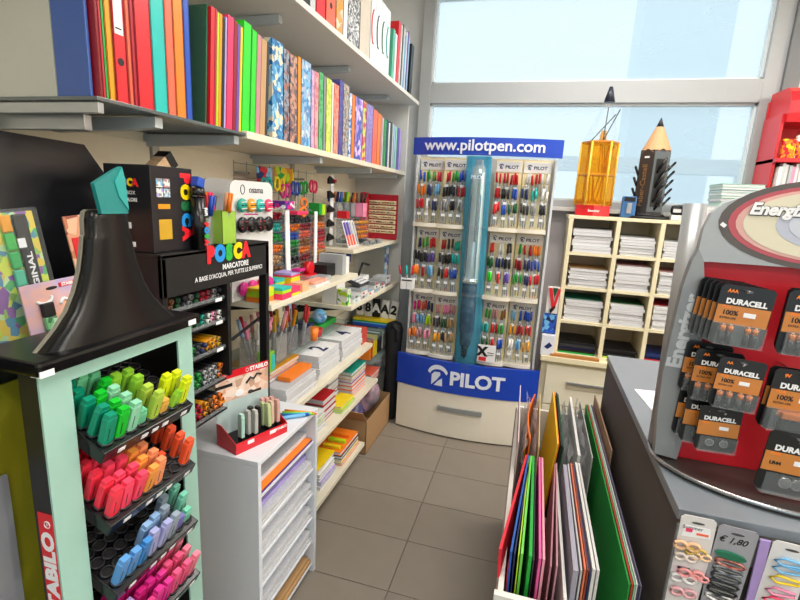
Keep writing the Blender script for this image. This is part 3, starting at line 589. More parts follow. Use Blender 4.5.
row = [(1.54, 1.618, 'sky', .325, pr('#4f98c8', '#9ccbe6', '#2c6ea8', '#e8d8b8', s=22), 'blue photo'), (1.62, 1.662, 'charcoal', .315, pr('#565868', '#a86c5c', '#383848', '#8c98a8', s=25), 'slate'), (1.665, 1.722, 'brown', .31, pr('#705a64', '#a87868', '#444450', '#c89880', s=25), 'brownish'),
       (1.725, 1.752, 'amber', .318, None, 'amber'), (1.755, 1.835, 'pale blue', .318, pr('#7cb8e0', '#c8e0f0', '#5088c0', '#b0b8d0', s=20), 'light blue marbled'), (1.838, 1.868, 'lavender', .30, pr('#c098c8', '#e0b0d0', s=20), 'mauve'), (1.87, 1.905, 'pink', .302, pr('#e87888', '#f0a8a8', s=20), 'pink'),
       (1.908, 1.95, 'green', .31, pr('#3c9c50', '#64b878', s=20), 'green'), (1.953, 1.978, 'grey', .305, None, 'grey'), (1.981, 2.035, 'lime', .305, pr('#bcd030', '#d8e470', s=20), 'lime'), (2.038, 2.058, 'white', .30, None, 'white'), (2.061, 2.115, 'coral', .30, pr('#f07058', '#f89880', s=20), 'coral'),
       (2.118, 2.165, 'violet', .33, pr('#6058a8', '#4c4890', s=20), 'violet'), (2.168, 2.235, 'silver', .325, pr('#a8a8b0', '#c8b898', '#7c8898', '#8c6c58', s=28), 'silvery'), (2.238, 2.275, 'pale blue', .30, pr('#a0b8e0', '#3c68b8', '#e0e8f0', s=20), 'pale blue'), (2.278, 2.318, 'orange', .30, None, 'orange'),
       (2.321, 2.425, 'lavender', .30, pr('#b090d8', '#9c7ccc', '#4858b0', '#e0c8f0', s=16), 'lilac patterned'), (2.428, 2.48, 'lime', .30, pr('#c0dc58', '#d04060', '#e8d060', s=16), 'lime and red'), (2.483, 2.585, 'lavender', .30, pr('#9c88c8', '#8478bc', s=20), 'plain lavender'), (2.588, 2.665, 'coral', .29, None, 'wide coral'),
       (2.668, 2.72, 'orange', .285, None, 'orange-red'), (2.723, 2.755, 'rose', .28, None, 'rose'), (2.758, 2.775, 'white', .27, None, 'narrow white'), (2.778, 2.835, 'green', .27, pr('#389850', '#2c8040', s=20), 'deep green'), (2.838, 2.872, 'navy', .275, None, 'navy'), (2.875, 2.905, 'white', .265, None, 'off-white'),
       (2.908, 2.945, 'charcoal', .275, None, 'charcoal'), (2.95, 2.985, 'pale grey', .27, None, 'pale grey'), (2.988, 3.02, 'pale blue', .265, None, 'ice blue'), (3.023, 3.06, 'mint', .265, None, 'dull mint'), (3.065, 3.11, 'violet', .265, None, 'indigo'), (3.113, 3.16, 'lavender', .26, None, 'last lavender')]
nm = [r[5] for r in row]
for i, (a, b, c, h, m, n) in enumerate(row):
    l = f'{n} book' + (f' between the {nm[i-1]} and {nm[i+1]} ones' if 0 < i < len(row)-1 else f' next to the {nm[1] if i == 0 else nm[-2]} one') + ' on cream wall shelf'
    book(a, b, h, c, l, m=m, grp='patterned books on the wall shelf')
G().box(-1.24, -1.18, 2.72, 3.0, 1.7355, 2.085, mat('blue', .5), bev=.003).single('blue_file_box', 'blue file box standing behind the books at far end of wall shelf', 'file box')
# --- top shelf
zt2 = 2.1905; gt = 'files on the top shelf'; xt = -.86
lever(1.60, 1.70, 'black', 'black lever arch file nearest on the top shelf', zt2, xt, grp=gt, label_=False)
G().box(-1.2, xt, 1.705, 1.745, zt2, zt2+.30, mat('pale grey', .4), bev=.002).single('grey_file', 'pale grey file between black and red files on top shelf', 'file')
lever(1.75, 1.83, 'red', 'red lever arch file right of the pale grey file on top shelf', zt2, xt, grp=gt)
lever(1.835, 1.925, 'coral', 'coral lever arch file between two others on top shelf', zt2, xt, grp=gt, label_=False)
book(1.93, 2.0, .31, 'tan', 'tan and orange binder on the top shelf left of the white one', zb=zt2, xf=xt, m=pr('#c8a070', '#e89838', '#e0d0b8', s=14), kind='binder', cat='binder', grp=gt)
book(2.005, 2.05, .32, 'white', 'plain white binder left of black and white photo binder', zb=zt2, xf=xt, kind='binder', cat='binder', grp=gt)
book(2.055, 2.19, .34, 'grey', 'binder with black and white photo print on top shelf', zb=zt2, xf=xt, m=pr('#2c2c30', '#e0e0e0', '#707074', '#b8b8b8', s=36), kind='binder', cat='binder', grp=gt)
book(2.195, 2.33, .33, 'cream', 'plain warm cream binder right of the photo binder', zb=zt2, xf=xt, m=mat('#c9bfb0', .5), kind='binder', cat='binder', grp=gt)
for k, (a, b, c) in enumerate(((2.34, 2.41, 'red'), (2.415, 2.49, 'charcoal'), (2.495, 2.57, 'dark green'), (2.575, 2.64, 'teal'))):
    t = thing('ring_binder', f'white glossy ring binder with {c} arch on its spine, top shelf', 'binder', (-1, (a+b)/2, zt2), 'white ring binders')
    G().box(xt-.26, xt, a, b, zt2, zt2+.33, mat('#dfe6ea', .2), bev=.003).part('cover', t)
    zz = zt2+.17; g = G(); g.tube([(xt+.001, (a+b)/2+.028*math.cos(R(q)), zz+.075*math.sin(R(q))) for q in range(90, 271, 20)], .004, mat(c, .3), 6); g.part('printed_arch', t, f'{c} curved line')
def leanf(y, h, c, lab, lean, th=.006, dep=.24, xf=-.85, m=None, name='folder'):
    M = T(0, y, zt2) @ RX(-lean); G().box(xf-dep, xf, 0, th, 0, h, m or mat(c, .35), M, bev=.001).single(name, lab, 'folder', gt)
leanf(2.66, .26, 'teal', 'sea green folder leaning on the white ring binders', 2, th=.035, m=mat('#58b090', .3))
leanf(2.705, .25, 'white', 'clear white sleeve right of the sea green folder', 2, th=.03)
leanf(2.745, .33, 'red', 'big red folder standing behind sea green folder on top shelf', 3, th=.045)
for k, (y, c, h) in enumerate(((2.81, 'white', .33), (2.835, 'charcoal', .34), (2.865, 'white', .33), (2.895, 'sky', .30), (2.92, 'white', .33), (2.945, 'purple', .34), (2.97, 'pale blue', .32))):
    leanf(y, h, c, f'slim {c} magazine file, {ORD[k].replace("lowest","first")} right of the big red folder', 3, th=.014, name='magazine_folder')
leanf(3.03, .30, 'black', 'black folder at the far end of the top shelf', 4, th=.06)

# ================================================================ LEFT: shelving below
def shelf(lab, x0, x1, y0, y1, z, m=SHELF, th=.022, name='display_shelf', br=True, rail=False):
    t = thing(name, lab, 'shelf', ((x0+x1)/2, (y0+y1)/2, z-th)); G().box(x0, x1, y0, y1, z-th, z, m, bev=.002).part('board', t)
    if br:
        for y in (y0+.07, y1-.07): G().prism([(x0, z-th-.001), (x1-.08, z-th-.001), (x1-.1, z-th-.018), (x0, z-th-.06)], 'y', y-.004, y+.004, BLK).part('bracket', t)
    return t
XB = WX+.014
shelf('cream shelf with sticky note cubes beside the marker display', XB, -.86, 1.43, 2.27, 1.165)
shelf('upper cream shelf with red pen rack near the corner', XB, -.91, 2.33, 3.2, 1.275)
shelf('middle cream shelf with boxes and tape near the corner', XB, -.90, 2.29, 3.2, .975)
shelf('thin glass shelf holding pen cups behind the white cabinet', XB, -.99, 1.5, 2.5, .845, GLASS, th=.008)
shelf('cream shelf with calendars and white pads behind the white cabinet', XB, -.875, 1.58, 2.6, .69)
shelf('low cream shelf with red, blue and teal notebooks', XB, -.87, 1.58, 2.72, .42)
shelf('bottom cream shelf with purple and yellow spiral notebooks', XB, -.85, 1.58, 2.45, .115, br=False)
shelf('thin glass shelf with number stickers near the black bag', XB, -.92, 2.75, 3.2, .655, GLASS, th=.008)
shelf('glass shelf with red and yellow books at the far end', XB, -.92, 2.75, 3.2, .50, GLASS, th=.008)
shelf('lowest glass shelf behind the cardboard box', XB, -.95, 2.75, 3.2, .33, GLASS, th=.008)
# --- marker display (black) with coloured name
t = thing('marker_display', 'black cardboard marker display with coloured title standing on the white cabinet', 'display stand', (-1.0, 1.19, .737))
g = G(); g.box(-.885, -.872, .945, 1.435, 1.275, 1.385, BLK, bev=.002); g.box(-1.16, -.872, .945, 1.435, 1.375, 1.387, BLK, bev=.002); hd = g.part('header', t)
g = G()
for k, (ch, c) in enumerate(zip('POSCA', ('#e8202c', '#2090e0', '#2cb03c', '#f4d400', '#e8202c'))): put(g, ch, .060, mat(c, .4), T(-.8705, 1.128+.0425*k, 1.368) @ FX, bold=.09, sx=.92)
put(g, 'MARCATORE', .022, PAPERW, T(-.8705, 1.245, 1.328) @ FX, bold=.03); put(g, "A BASE D'ACQUA, PER TUTTE LE SUPERFICI", .0185, PAPERW, T(-.8705, 1.225, 1.306) @ FX, bold=.01, sx=.92)
g.part('lettering', hd, 'coloured and white lettering')
for a, b in ((.945, .96), (1.415, 1.435)): G().box(-1.16, -.872, a, b, .737, 1.375, BLK, bev=.001).part('side_post' if a > 1 else 'side_panel', t) if a < 1 else G().box(-.90, -.872, a, b, .737, 1.375, BLK, bev=.001).part('side_post', t)
G().box(-1.0, -.875, 1.205, 1.22, .98, 1.30, BLK, bev=.001).part('divider', t)
G().box(-1.16, -1.15, .96, 1.22, .737, 1.375, BLK).part('back_panel', t)
mk = {}
def marker_mesh(c, cc='black'):
    if (c, cc) not in mk:
        g = G(); g.cyl((0, 0, 0), (-.012, 0, 0), .0068, .0078, mat(c, .35), 10).cyl((-.012, 0, 0), (-.10, 0, 0), .0080, .0080, mat(cc, .3), 10).cyl((.0015, 0, 0), (0, 0, 0), .003, .0055, mat('charcoal', .35), 10)
        mk[(c, cc)] = g.mesh('marker')
    return mk[(c, cc)]
mrow = [(1.255, ['orange', 'brown', 'dark green', 'charcoal', 'grey', 'dark green', 'crimson', 'crimson', 'grey', 'charcoal'], 'top'),
        (1.185, ['white', 'black', 'black', 'dark green', 'green', 'dark green', 'teal', 'white', 'pink', 'white'], 'second'),
        (1.10, ['grey', 'brown', 'dark green', 'green', 'green', 'charcoal', 'navy', 'amber', 'amber', 'gold'], 'third'),
        (1.00, ['charcoal', 'grey', 'charcoal', 'dark green', 'green', 'green', 'silver', 'silver', 'silver', 'orange'], 'fourth'),
        (.90, ['black', 'crimson', 'black', 'magenta', 'crimson', 'crimson', 'amber', 'brown', 'orange', 'orange'], 'lowest')]
P['gold'] = '#c8a030'
for z, cs, rn in mrow:
    G().box(-1.14, -.885, .96, 1.204, z-.032, z-.026, BLK).box(-.889, -.885, .96, 1.204, z-.032, z-.016, CLEARD).part('shelf_tray', t)
    for k, c in enumerate(cs):
        y = .976+.0245*k
        for lv in range(2 if z > 1.08 else 3):
            inst(marker_mesh(c, c if c in ('amber', 'gold') else 'black'), 'marker', f'{c}-ended paint marker, {ORD[k].replace("lowest","first")} column, {["lower","middle","upper"][lv]} layer, in {rn} tray of black display', 'marker', f'{c} markers in the {rn} display tray', T(-.895-random.uniform(0, .008), y+(.006 if lv == 1 else 0), z-.0175+.0165*lv))
for z, cs, rn in mrow[:3]:
    G().box(-.8845, -.8835, 1.16, 1.19, z-.03, z-.02, PAPERW).single('price_ticket', f'tiny white price ticket on the {rn} tray of the marker display', 'price tag', 'price tickets of the marker display')
# --- gift box on the display
t = thing('gift_box', 'tall black marker gift box standing on the marker display', 'box', (-.96, 1.02, 1.388))
G().box(-1.04, -.90, .955, 1.10, 1.388, 1.60, mat('#15151a', .35), bev=.002).part('carton', t)
g = G()
for k, (ch, c) in enumerate(zip('POSCA', ('#e8202c', '#f4b400', '#2090e0', '#f4d400', '#e8202c'))): put(g, ch, .024, mat(c, .4), T(-1.008+.0155*k, .9545, 1.556) @ FY, bold=.07)
put(g, 'GIFT BOX', .013, PAPERW, T(-.975, .9545, 1.532) @ FY); put(g, '16 COLORI', .012, PAPERW, T(-.972, .9545, 1.515) @ FY, bold=.03)
for k, (ch, c) in enumerate(zip('POSCA', ('#e8202c', '#f4d400', '#1c6c40', '#2090e0', '#e8202c'))): put(g, ch, .046, mat(c, .4), T(-.8995, 1.072, 1.575-.036*k) @ FX @ RZ(-90), bold=.08, ext=.004)
g.part('lettering', t)
for i, (a, b, c) in enumerate(((0, 0, 'lavender'), (1, 0, 'pale blue'), (0, 1, 'sky'), (1, 1, 'rose'))): G().box(-.8998, -.899, .972+.024*a, .993+.024*a, 1.525+.024*b, 1.546+.024*b, mat(c, .5, kind='print', c2=('white', 'grey'), scale=150)).part('picture_patch', t)
g = G()
g.box(-.8998, -.899, .975, 1.015, 1.496, 1.508, mat('amber', .5)); g.box(-.8998, -.899, .975, 1.018, 1.42, 1.47, mat('#c89c20', .5))
g.box(-1.0, -.985, .954, .955, 1.445, 1.46, PAPERW).box(-.98, -.965, .954, .955, 1.445, 1.46, PAPERW).box(-.99, -.955, .954, .955, 1.40, 1.412, PAPERW).box(-1.03, -1.0, .954, .955, 1.478, 1.482, mat('red')); g.part('printed_patches', t)['kind'] = 'stuff'
g = G(); g.box(-1.02, -.96, 1.10, 1.20, 1.388, 1.54, mat('tan', .6)); 
t = thing('wood_pencil_box', 'open brown carton with black flap leaning above the gift box', 'carton', (-1.04, 1.14, 1.55))
Mx = T(-1.03, 1.14, 1.612) @ RX(38); G().box(-.02, .02, -.05, .03, -.022, .022, mat('#c8a078', .5, kind='grain', scale=60, c2='#e8c8a0'), Mx, bev=.001).part('carton', t); G().box(-.021, .0215, .005, .031, -.0225, .0225, BLK, Mx).part('sleeve', t)
# black marker tube with coloured letters, cups on the display top
t = thing('giant_marker', 'upright black giant marker pen with blue tip in front of gift box', 'marker', (-.882, 1.097, 1.388))
G().cyl((-.882, 1.097, 1.388), (-.882, 1.097, 1.53), .019, .019, BLKG, 20).part('barrel', t)
G().cyl((-.882, 1.097, 1.531), (-.882, 1.097, 1.553), .021, .018, BLKG, 20).part('collar', t)
G().box(-.894, -.870, 1.083, 1.111, 1.554, 1.58, mat('blue', .4), M=T(-.882, 1.097, 1.554) @ RX(-14) @ T(.882, -1.097, -1.554), bev=.004).part('tip', t)
g = G()
for k, (ch, c) in enumerate(zip('ASOP', ('#e8202c', '#2cb03c', '#2090e0', '#e8202c'))): put(g, ch, .02, mat(c, .4), T(-.8600, 1.100, 1.408+.016*k) @ FX @ RZ(-90), bold=.07, ext=.06)
put(g, 'uni', .018, PAPERW, T(-.8600, 1.100, 1.49) @ FX @ RZ(90), bold=.04, ext=.06); g.part('lettering', t)
def pencup(name, lab, x, y, z, w, h, c, pens, plab, clear=False, ln=.15, grp=None, spread=10):
    t = thing(name, lab, 'pen cup', (x, y, z)); m = mat(c, .3, clear=.82 if clear else 0); g = G(); e = .0015
    for a in ((-w, -w+e, -w, w), (w-e, w, -w, w), (-w, w, -w, -w+e), (-w, w, w-e, w)): g.box(x+a[0], x+a[1], y+a[2], y+a[3], z, z+h, m)
    g.box(x-w, x+w, y-w, y+w, z, z+.003, m); g.part('cup_body', t)
    for k, c in enumerate(pens):
        ang = 2*math.pi*k/len(pens); q = w*.5
        M = T(x+q*math.cos(ang), y+q*math.sin(ang), z+.004+max(0, h-.09)) @ RX(-spread*math.sin(ang)) @ RY(spread*math.cos(ang)) @ RZ(random.uniform(0, 90)) @ Matrix.Diagonal((1.1, 1.1, 1.3 if 'bin' in name else 1, 1))
        inst(pen_mesh(c), 'pen', f'{c} pen, {ORDW[k]} in the {plab}', 'pen', f'{c} pens in the {plab}', M)
    return t
pencup('clear_pen_cup', 'clear cup of white and red pens on marker display', -.955, 1.20, 1.388, .032, .08, 'white', ['blue', 'navy', 'red', 'white', 'red', 'white', 'crimson'], 'clear cup on the marker display', True)
P['cup green'] = '#98c048'
pencup('lime_pen_cup', 'translucent lime green cup on marker display left of white card', -.925, 1.245, 1.388, .034, .10, 'cup green', ['orange', 'peach', 'orange', 'hot pink'], 'lime green cup on the marker display')
# --- white carded hanger with round black packs
t = thing('pen_ball_display', 'white rounded display card with two rows of round pen packs', 'display card', (-.98, 1.53, 1.167))
def rrect(y0, y1, z0, z1, r): return [(y0+r-r*math.cos(R(a)), z1-r+r*math.sin(R(a))) for a in range(0, 91, 30)]+[(y1-r+r*math.cos(R(a)), z1-r+r*math.sin(R(a))) for a in range(90, -1, -30)]+[(y1, z0), (y0, z0)]
Mo = T(-.99, 1.39, 0) @ RZ(-4)
wc = mat('#dedede', .5, noise=.02)
G().prism(rrect(0, .24, 1.167, 1.585, .03), 'x', -.006, 0, wc, Mo).part('card', t)
g = G(); put(g, 'osama', .032, mat('#4a4a50', .5), Mo @ T(.001, .14, 1.555) @ FX, bold=.01); g.tube([(.001, .065+.011*math.cos(R(a)), 1.555+.016*math.sin(R(a))) for a in range(0, 360, 30)], .0015, mat('#4a4a50'), 5, True, Mo); g.box(0, .001, .07, .15, 1.468, 1.472, mat('magenta'), Mo); g.part('lettering', t)
for rr, (z, cc, r_) in enumerate(((1.502, ['teal', 'amber', 'turquoise', 'hot pink'], .024), (1.435, ['crimson', 'charcoal', 'red', 'black'], .028), (1.21, ['magenta', 'magenta', 'crimson', 'magenta'], .026))):
    for k, c in enumerate(cc):
        g = G(); yy = .045+.05*k
        g.lathe([(r_*math.sin(R(a)), -r_*math.cos(R(a))) for a in range(10, 171, 20)], (.014, yy, z), BLKG if rr == 1 else mat(c, .3), 12, Mo, sx=.45)
        for q in range(-1, 2): g.prism([(yy-r_*.6, z+.011*q-.002), (yy+r_*.6, z+.011*q), (yy+r_*.6, z+.011*q+.003), (yy-r_*.6, z+.011*q+.001)], 'x', .018, .0245, mat(c if rr else ('white' if q % 2 else 'black'), .4), Mo)
        g.part('round_pack', t, f'{c} round pack')
g = G(); g.tube([(.004, .05, 1.325), (.004, .13, 1.335)], .004, BLK, 6, False, Mo); g.part('sample_pen', t)
G().prism(rrect(1.43, 1.60, 1.18, 1.59, .03), 'x', -1.13, -1.124, wc).part('rear_card', t)
# --- sticky note cubes on the shelf
nc = [((-.93, 1.47), .05, [('orange', .018), ('lime', .022), ('yellow', .01)], 'orange and lime'), ((-.90, 1.545), .05, [('hot pink', .022), ('lime', .012), ('turquoise', .01)], 'pink, lime and turquoise'), ((-.985, 1.56), .05, [('yellow', .02), ('coral', .012)], 'yellow and coral'),
      ((-.985, 1.64), .052, [('yellow', .03), ('lime', .01), ('turquoise', .012)], 'yellow with turquoise top'), ((-.905, 1.625), .05, [('yellow', .01), ('hot pink', .022)], 'pink on yellow'), ((-.97, 1.735), .055, [('yellow', .045), ('lime', .005), ('hot pink', .008), ('lavender', .01)], 'tall yellow and lavender'),
      ((-.90, 1.71), .04, [('peach', .035)], 'peach coloured'), ((-1.05, 1.50), .045, [('mint', .02), ('magenta', .01)], 'mint and magenta')]
for (x, y), w, ly, lb in nc:
    t = thing('sticky_note_cube', f'{lb} sticky note cube on the cream shelf', 'sticky notes', (x, y, 1.166), 'sticky note cubes'); z = 1.1655
    for c, h in ly: G().box(x-w*.72, x+w*.72, y-w*.68, y+w*.68, z, z+h-.0004, mat(c, .6, noise=.04), bev=.0005).part('note_layer', t); z += h
G().box(-.955, -.915, 1.745, 1.79, 1.235, 1.245, mat('magenta', .4), bev=.002).single('magenta_note_pad', 'small magenta pad lying on top of tall note cube', 'note pad')
# --- pen racks: clear tiers with pens lying, seen end on
def tier_rack(lab, x, y0, y1, z0, n, dz, cols, name, plab, back='white', dep=.14, per=4, mf=None):
    t = thing(name, lab, 'rack', (x-dep/2, (y0+y1)/2, z0), 'pen racks on the cream shelf')
    G().box(x-dep, x-dep+.004, y0, y1, z0, z0+n*dz, CLEARD).part('back_plate', t)
    for s in (y0, y1-.003): G().box(x-dep, x, s, s+.003, z0, z0+n*dz, CLEARD).part('side_plate', t)
    for k in range(n):
        G().box(x-dep, x+.004, y0, y1, z0+k*dz, z0+k*dz+.003, BLK if back == 'black' else CLEARD).part('tier_shelf', t)
        for q in range(per):
            c = cols[k % len(cols)]
            for lv in range(1 if dz < .03 else 2):
                inst((mf or marker_mesh)(c, c), 'pencil' if 'pencil' in name else 'marker', f'{c} {"pencil" if "pencil" in name else "marker"}, {["lower","upper"][lv]} layer of tier {["one","two","three","four","five","six","seven","eight","nine"][k]}, {plab}, {ORD[q].replace("lowest","first")} from left', 'pencil' if 'pencil' in name else 'marker', f'{c} ones, {plab} tier {k+1}', T(x-.004+random.uniform(-.004, .010), y0+.012+(y1-y0-.024)*q/max(1, per-1), z0+k*dz+.0115+.0155*lv))
    return t
tier_rack('narrow clear rack with thin coloured pencils right of white display card', -1.02, 1.70, 1.79, 1.166, 7, .045, ['tan', 'brown', 'tan', 'orange', 'green', 'turquoise', 'crimson'], 'pencil_rack', 'narrow pencil rack', per=3)
G().box(-1.012, -1.006, 1.80, 1.835, 1.17, 1.48, PAPERW, M=T(-1.01, 1.81, 1.17) @ RX(3) @ T(1.01, -1.81, -1.17), bev=.002).single('white_strip_card', 'tall narrow white card between pencil rack and marker rack', 'card')
tier_rack('clear rack with stacked green, blue and dark markers', -1.03, 1.85, 1.96, 1.166, 8, .036, ['grey', 'silver', 'black', 'dark green', 'green', 'blue', 'orange', 'charcoal'], 'marker_rack', 'dark marker rack', per=5)
tier_rack('clear rack with reddish and orange pencils', -1.05, 1.99, 2.12, 1.20, 7, .036, ['brown', 'dark red', 'orange', 'brown', 'coral', 'dark red', 'charcoal'], 'pencil_rack', 'reddish pencil rack', per=6)
G().box(-1.045, -1.04, 2.13, 2.16, 1.17, 1.47, PAPERW, bev=.001).single('white_divider', 'tall slim white divider between the reddish racks', 'divider')
tier_rack('clear rack with orange and red pencils beside the black hook strip', -1.06, 2.18, 2.30, 1.20, 7, .036, ['orange', 'amber', 'coral', 'red', 'crimson', 'orange', 'brown'], 'pencil_rack', 'orange pencil rack', per=6)
# wire grid and scissors hanging above
t = thing('wire_grid', 'grey wire grid panel behind the hanging scissors', 'wire grid', (-1.19, 2.05, 1.5)); g = G()
for k in range(9): g.cyl((-1.19, 1.70+.09*k, 1.42), (-1.19, 1.70+.09*k, 1.67), .0015, .0015, METAL, 5)
for k in range(5): g.cyl((-1.19, 1.70, 1.44+.055*k), (-1.19, 2.42, 1.44+.055*k), .0015, .0015, METAL, 5)
g.part('wires', t)
for k in range(2): G().box(WX+.012, -1.19, 1.8+.5*k, 1.81+.5*k, 1.62, 1.63, METAL).part('hanger', t)
def scissors(lab, y, z, c, rot=0, x=-1.12, s=1.):
    M = T(x, y, z) @ RX(rot) @ Matrix.Scale(s, 4); t = thing('scissors', lab, 'scissors', (x, y, z), 'coloured scissors hanging on the grid'); m = mat(c, .3)
    for sg in (-1, 1):
        g = G(); g.tube([(0, sg*.021+.019*math.cos(R(a)), .03+.028*math.sin(R(a))) for a in range(0, 360, 30)], .006, m, 6, True, M); g.part('handle', t)
        g = G(); g.prism([(sg*.012, .005), (sg*.004, .008), (-sg*.006, -.075)], 'x', -.002*sg, .001-.002*sg, mat('silver', .25, .8), M); g.part('blade', t)
for l, y, z, c, r_ in (('turquoise scissors hanging leftmost on the wire grid', 1.83, 1.55, 'turquoise', 4), ('yellow scissors second from left on the wire grid', 1.93, 1.555, 'yellow', -8), ('magenta scissors in the middle of the wire grid', 1.99, 1.53, 'magenta', 5),
                       ('blue scissors right of the magenta pair', 2.08, 1.545, 'blue', -5), ('green scissors right of the blue pair', 2.17, 1.55, 'green', 6), ('pink and yellow scissors rightmost on the wire grid', 2.27, 1.56, 'hot pink', -4)):
    scissors(l, y, z, c, r_)
t = scissors('large orange scissors lying across below the others', 2.04, 1.485, 'orange', 80, x=-1.04)
G().box(-1.15, -1.148, 1.80, 1.92, 1.57, 1.655, mat('sky', .3, kind='print', c2=('red', 'navy', 'pale blue'), scale=30), bev=.002).single('blue_blister_card', 'blue and red blister card hanging left on the wall grid', 'blister pack')
G().box(-1.15, -1.148, 1.94, 2.12, 1.575, 1.665, mat('lime', .3, kind='print', c2=('yellow', 'green', 'amber'), scale=30), bev=.002).single('yellow_blister_card', 'yellow and green blister card hanging on the wall grid', 'blister pack')
G().box(-1.03, -.96, 1.70, 1.78, 1.487, 1.52, mat('magenta', .4, kind='print', c2=('white', 'purple'), scale=60), bev=.002).single('magenta_carton', 'small magenta patterned carton on top of narrow pencil rack', 'carton')
G().box(-1.06, -1.0, 1.88, 1.98, 1.46, 1.475, mat('hot pink', .4), bev=.003).single('pink_eraser', 'long pink eraser on top of the marker rack', 'eraser')
G().box(-1.10, -1.04, 2.18, 2.21, 1.4525, 1.51, mat('green', .4), bev=.002).single('green_glue_box', 'narrow green glue carton on top of orange pencil rack', 'carton')
G().box(-1.10, -1.04, 2.215, 2.25, 1.4525, 1.505, mat('lime', .4), bev=.002).single('lime_glue_box', 'narrow lime carton beside the green glue carton', 'carton')
# black hook strip with white board
t = thing('hook_strip', 'tall white strip with black hooked packs right of the scissors', 'hanging strip', (-1.08, 2.40, 1.28))
G().box(-1.085, -1.08, 2.40, 2.44, 1.28, 1.66, PAPERW, bev=.001).part('strip', t)
for k in range(5): G().prism([(2.35, 1.31+.075*k), (2.43, 1.315+.075*k), (2.43, 1.33+.075*k), (2.37, 1.35+.075*k), (2.35, 1.335+.075*k)], 'x', -1.079, -1.068, BLK).part('black_pack', t)
G().box(-1.078, -1.06, 2.41, 2.43, 1.62, 1.635, mat('red')).part('red_tab', t)
# --- things on the upper right shelf
pencup('clear_pen_cup', 'clear cup of blue and green pens on upper cream shelf', -1.10, 2.50, 1.43, .035, .07, 'white', ['blue', 'navy', 'blue', 'sky'], 'left clear cup above the upper shelf', True)
pencup('green_pen_cup', 'clear cup with lime and green pens beside blue pen cup', -1.10, 2.60, 1.43, .035, .08, 'pale grey', ['lime', 'green', 'white', 'orange', 'teal'], 'middle clear cup above the upper shelf', True)
pencup('grey_pen_cup', 'grey cup with orange and dark pencils near the pink cup', -1.10, 2.70, 1.43, .035, .08, 'grey', ['orange', 'charcoal', 'amber', 'brown', 'coral'], 'grey cup above the upper shelf')
pencup('pink_pen_cup', 'lilac pink cup with dark pens beside the red pen rack', -1.06, 2.78, 1.43, .038, .085, 'pink', ['charcoal', 'black', 'silver', 'brown'], 'lilac pink cup')
t = thing('riser_box', 'clear and grey riser carrying four pen cups on upper shelf', 'riser', (-1.1, 2.65, 1.276))
G().box(-1.15, -1.02, 2.46, 2.83, 1.425, 1.4295, CLEARD).part('top_plate', t)
for y in (2.46, 2.825): G().box(-1.15, -1.02, y, y+.004, 1.276, 1.425, CLEARD).part('side_plate', t)
tier_rack('grey tray tower of orange pencils on upper shelf', -1.0, 2.62, 2.80, 1.276, 5, .028, ['charcoal', 'orange', 'amber', 'orange', 'amber'], 'pencil_tower', 'orange pencil tower', per=6)
for k, (y, c) in enumerate(((2.42, 'sky'), (2.46, 'rose'), (2.50, 'pale blue'), (2.545, 'silver'))):
    g = G(); M = T(-.97, y, 1.276) @ RY(-14) @ RX(8); g.box(-.001, .001, -.018, .018, 0, .15, mat('#e4e6ea', .3), M, bev=.001); g.box(.001, .008, -.008, .008, .01, .07, mat('coral' if k < 3 else 'silver', .3), M, bev=.002).box(.001, .009, -.009, .009, .07, .14, mat('violet' if k < 2 else 'pale grey', .3), M, bev=.002)
    g.single('pen_blister', f'{c} and coral pen blister pack, {ORD[k].replace("lowest","first")} from left on upper shelf', 'blister pack', 'pen blister packs')
G().box(-.96, -.925, 2.60, 2.86, 1.276, 1.30, mat('#8c9094', .3, kind='print', c2=('charcoal', 'silver'), scale=50), bev=.006).single('silver_pen_tray', 'silvery boxed ruler lying at front edge of upper shelf', 'box')
G().box(-1.06, -1.0, 2.44, 2.48, 1.4295, 1.47, mat('red', .4), bev=.003).single('red_eraser_box', 'small red carton at the left end of the riser', 'carton')
t = thing('red_pen_rack', 'red board rack with seven cream rows of small pens near the corner', 'rack', (-1.0, 3.1, 1.276))
G().box(-1.125, -.905, 3.10, 3.112, 1.276, 1.575, mat('crimson', .4), bev=.002).part('board', t)
G().box(-1.15, -1.108, 3.02, 3.098, 1.276, 1.585, mat('red', .35), bev=.012).part('side_wing', t)
for k in range(7):
    G().box(-1.105, -.915, 3.086, 3.0995, 1.318+.032*k, 1.342+.032*k, mat('#efe2b8', .5), bev=.001).part('row_strip', t)
    G().box(-1.10, -.925, 3.080, 3.086, 1.324+.032*k, 1.334+.032*k, mat('tan', .4, kind='print', c2=('brown', 'cream', 'charcoal'), scale=160)).part('pen_row', t)
# --- things at the right end of the sticky-note shelf
t = thing('tape_dispenser', 'red tape dispenser on cream shelf behind the note cubes', 'tape dispenser', (-1.0, 1.98, 1.166))
G().box(-1.03, -.97, 1.92, 2.02, 1.166, 1.19, mat('red', .3), bev=.006).part('base', t); G().cyl((-1.015, 1.99, 1.215), (-.985, 1.99, 1.215), .03, .03, mat('red', .3), 18).part('tape_wheel', t)
G().box(-.99, -.93, 1.85, 1.90, 1.166, 1.195, CLEARD, bev=.003).single('clear_case', 'small clear case on the cream shelf', 'case')
G().box(-.97, -.90, 1.93, 2.03, 1.166, 1.185, mat('silver', .3), bev=.006).single('grey_case', 'flat silver case beside the clear case on cream shelf', 'case')
t = thing('eraser_tray', 'shallow tray of peach erasers at the shelf front', 'tray', (-.9, 1.87, 1.166)); G().box(-.94, -.87, 1.80, 1.94, 1.166, 1.172, PAPERW).part('tray', t)
er = G().box(-.012, .012, -.018, .018, 0, .014, mat('#f4a890', .5), bev=.003).mesh('eraser')
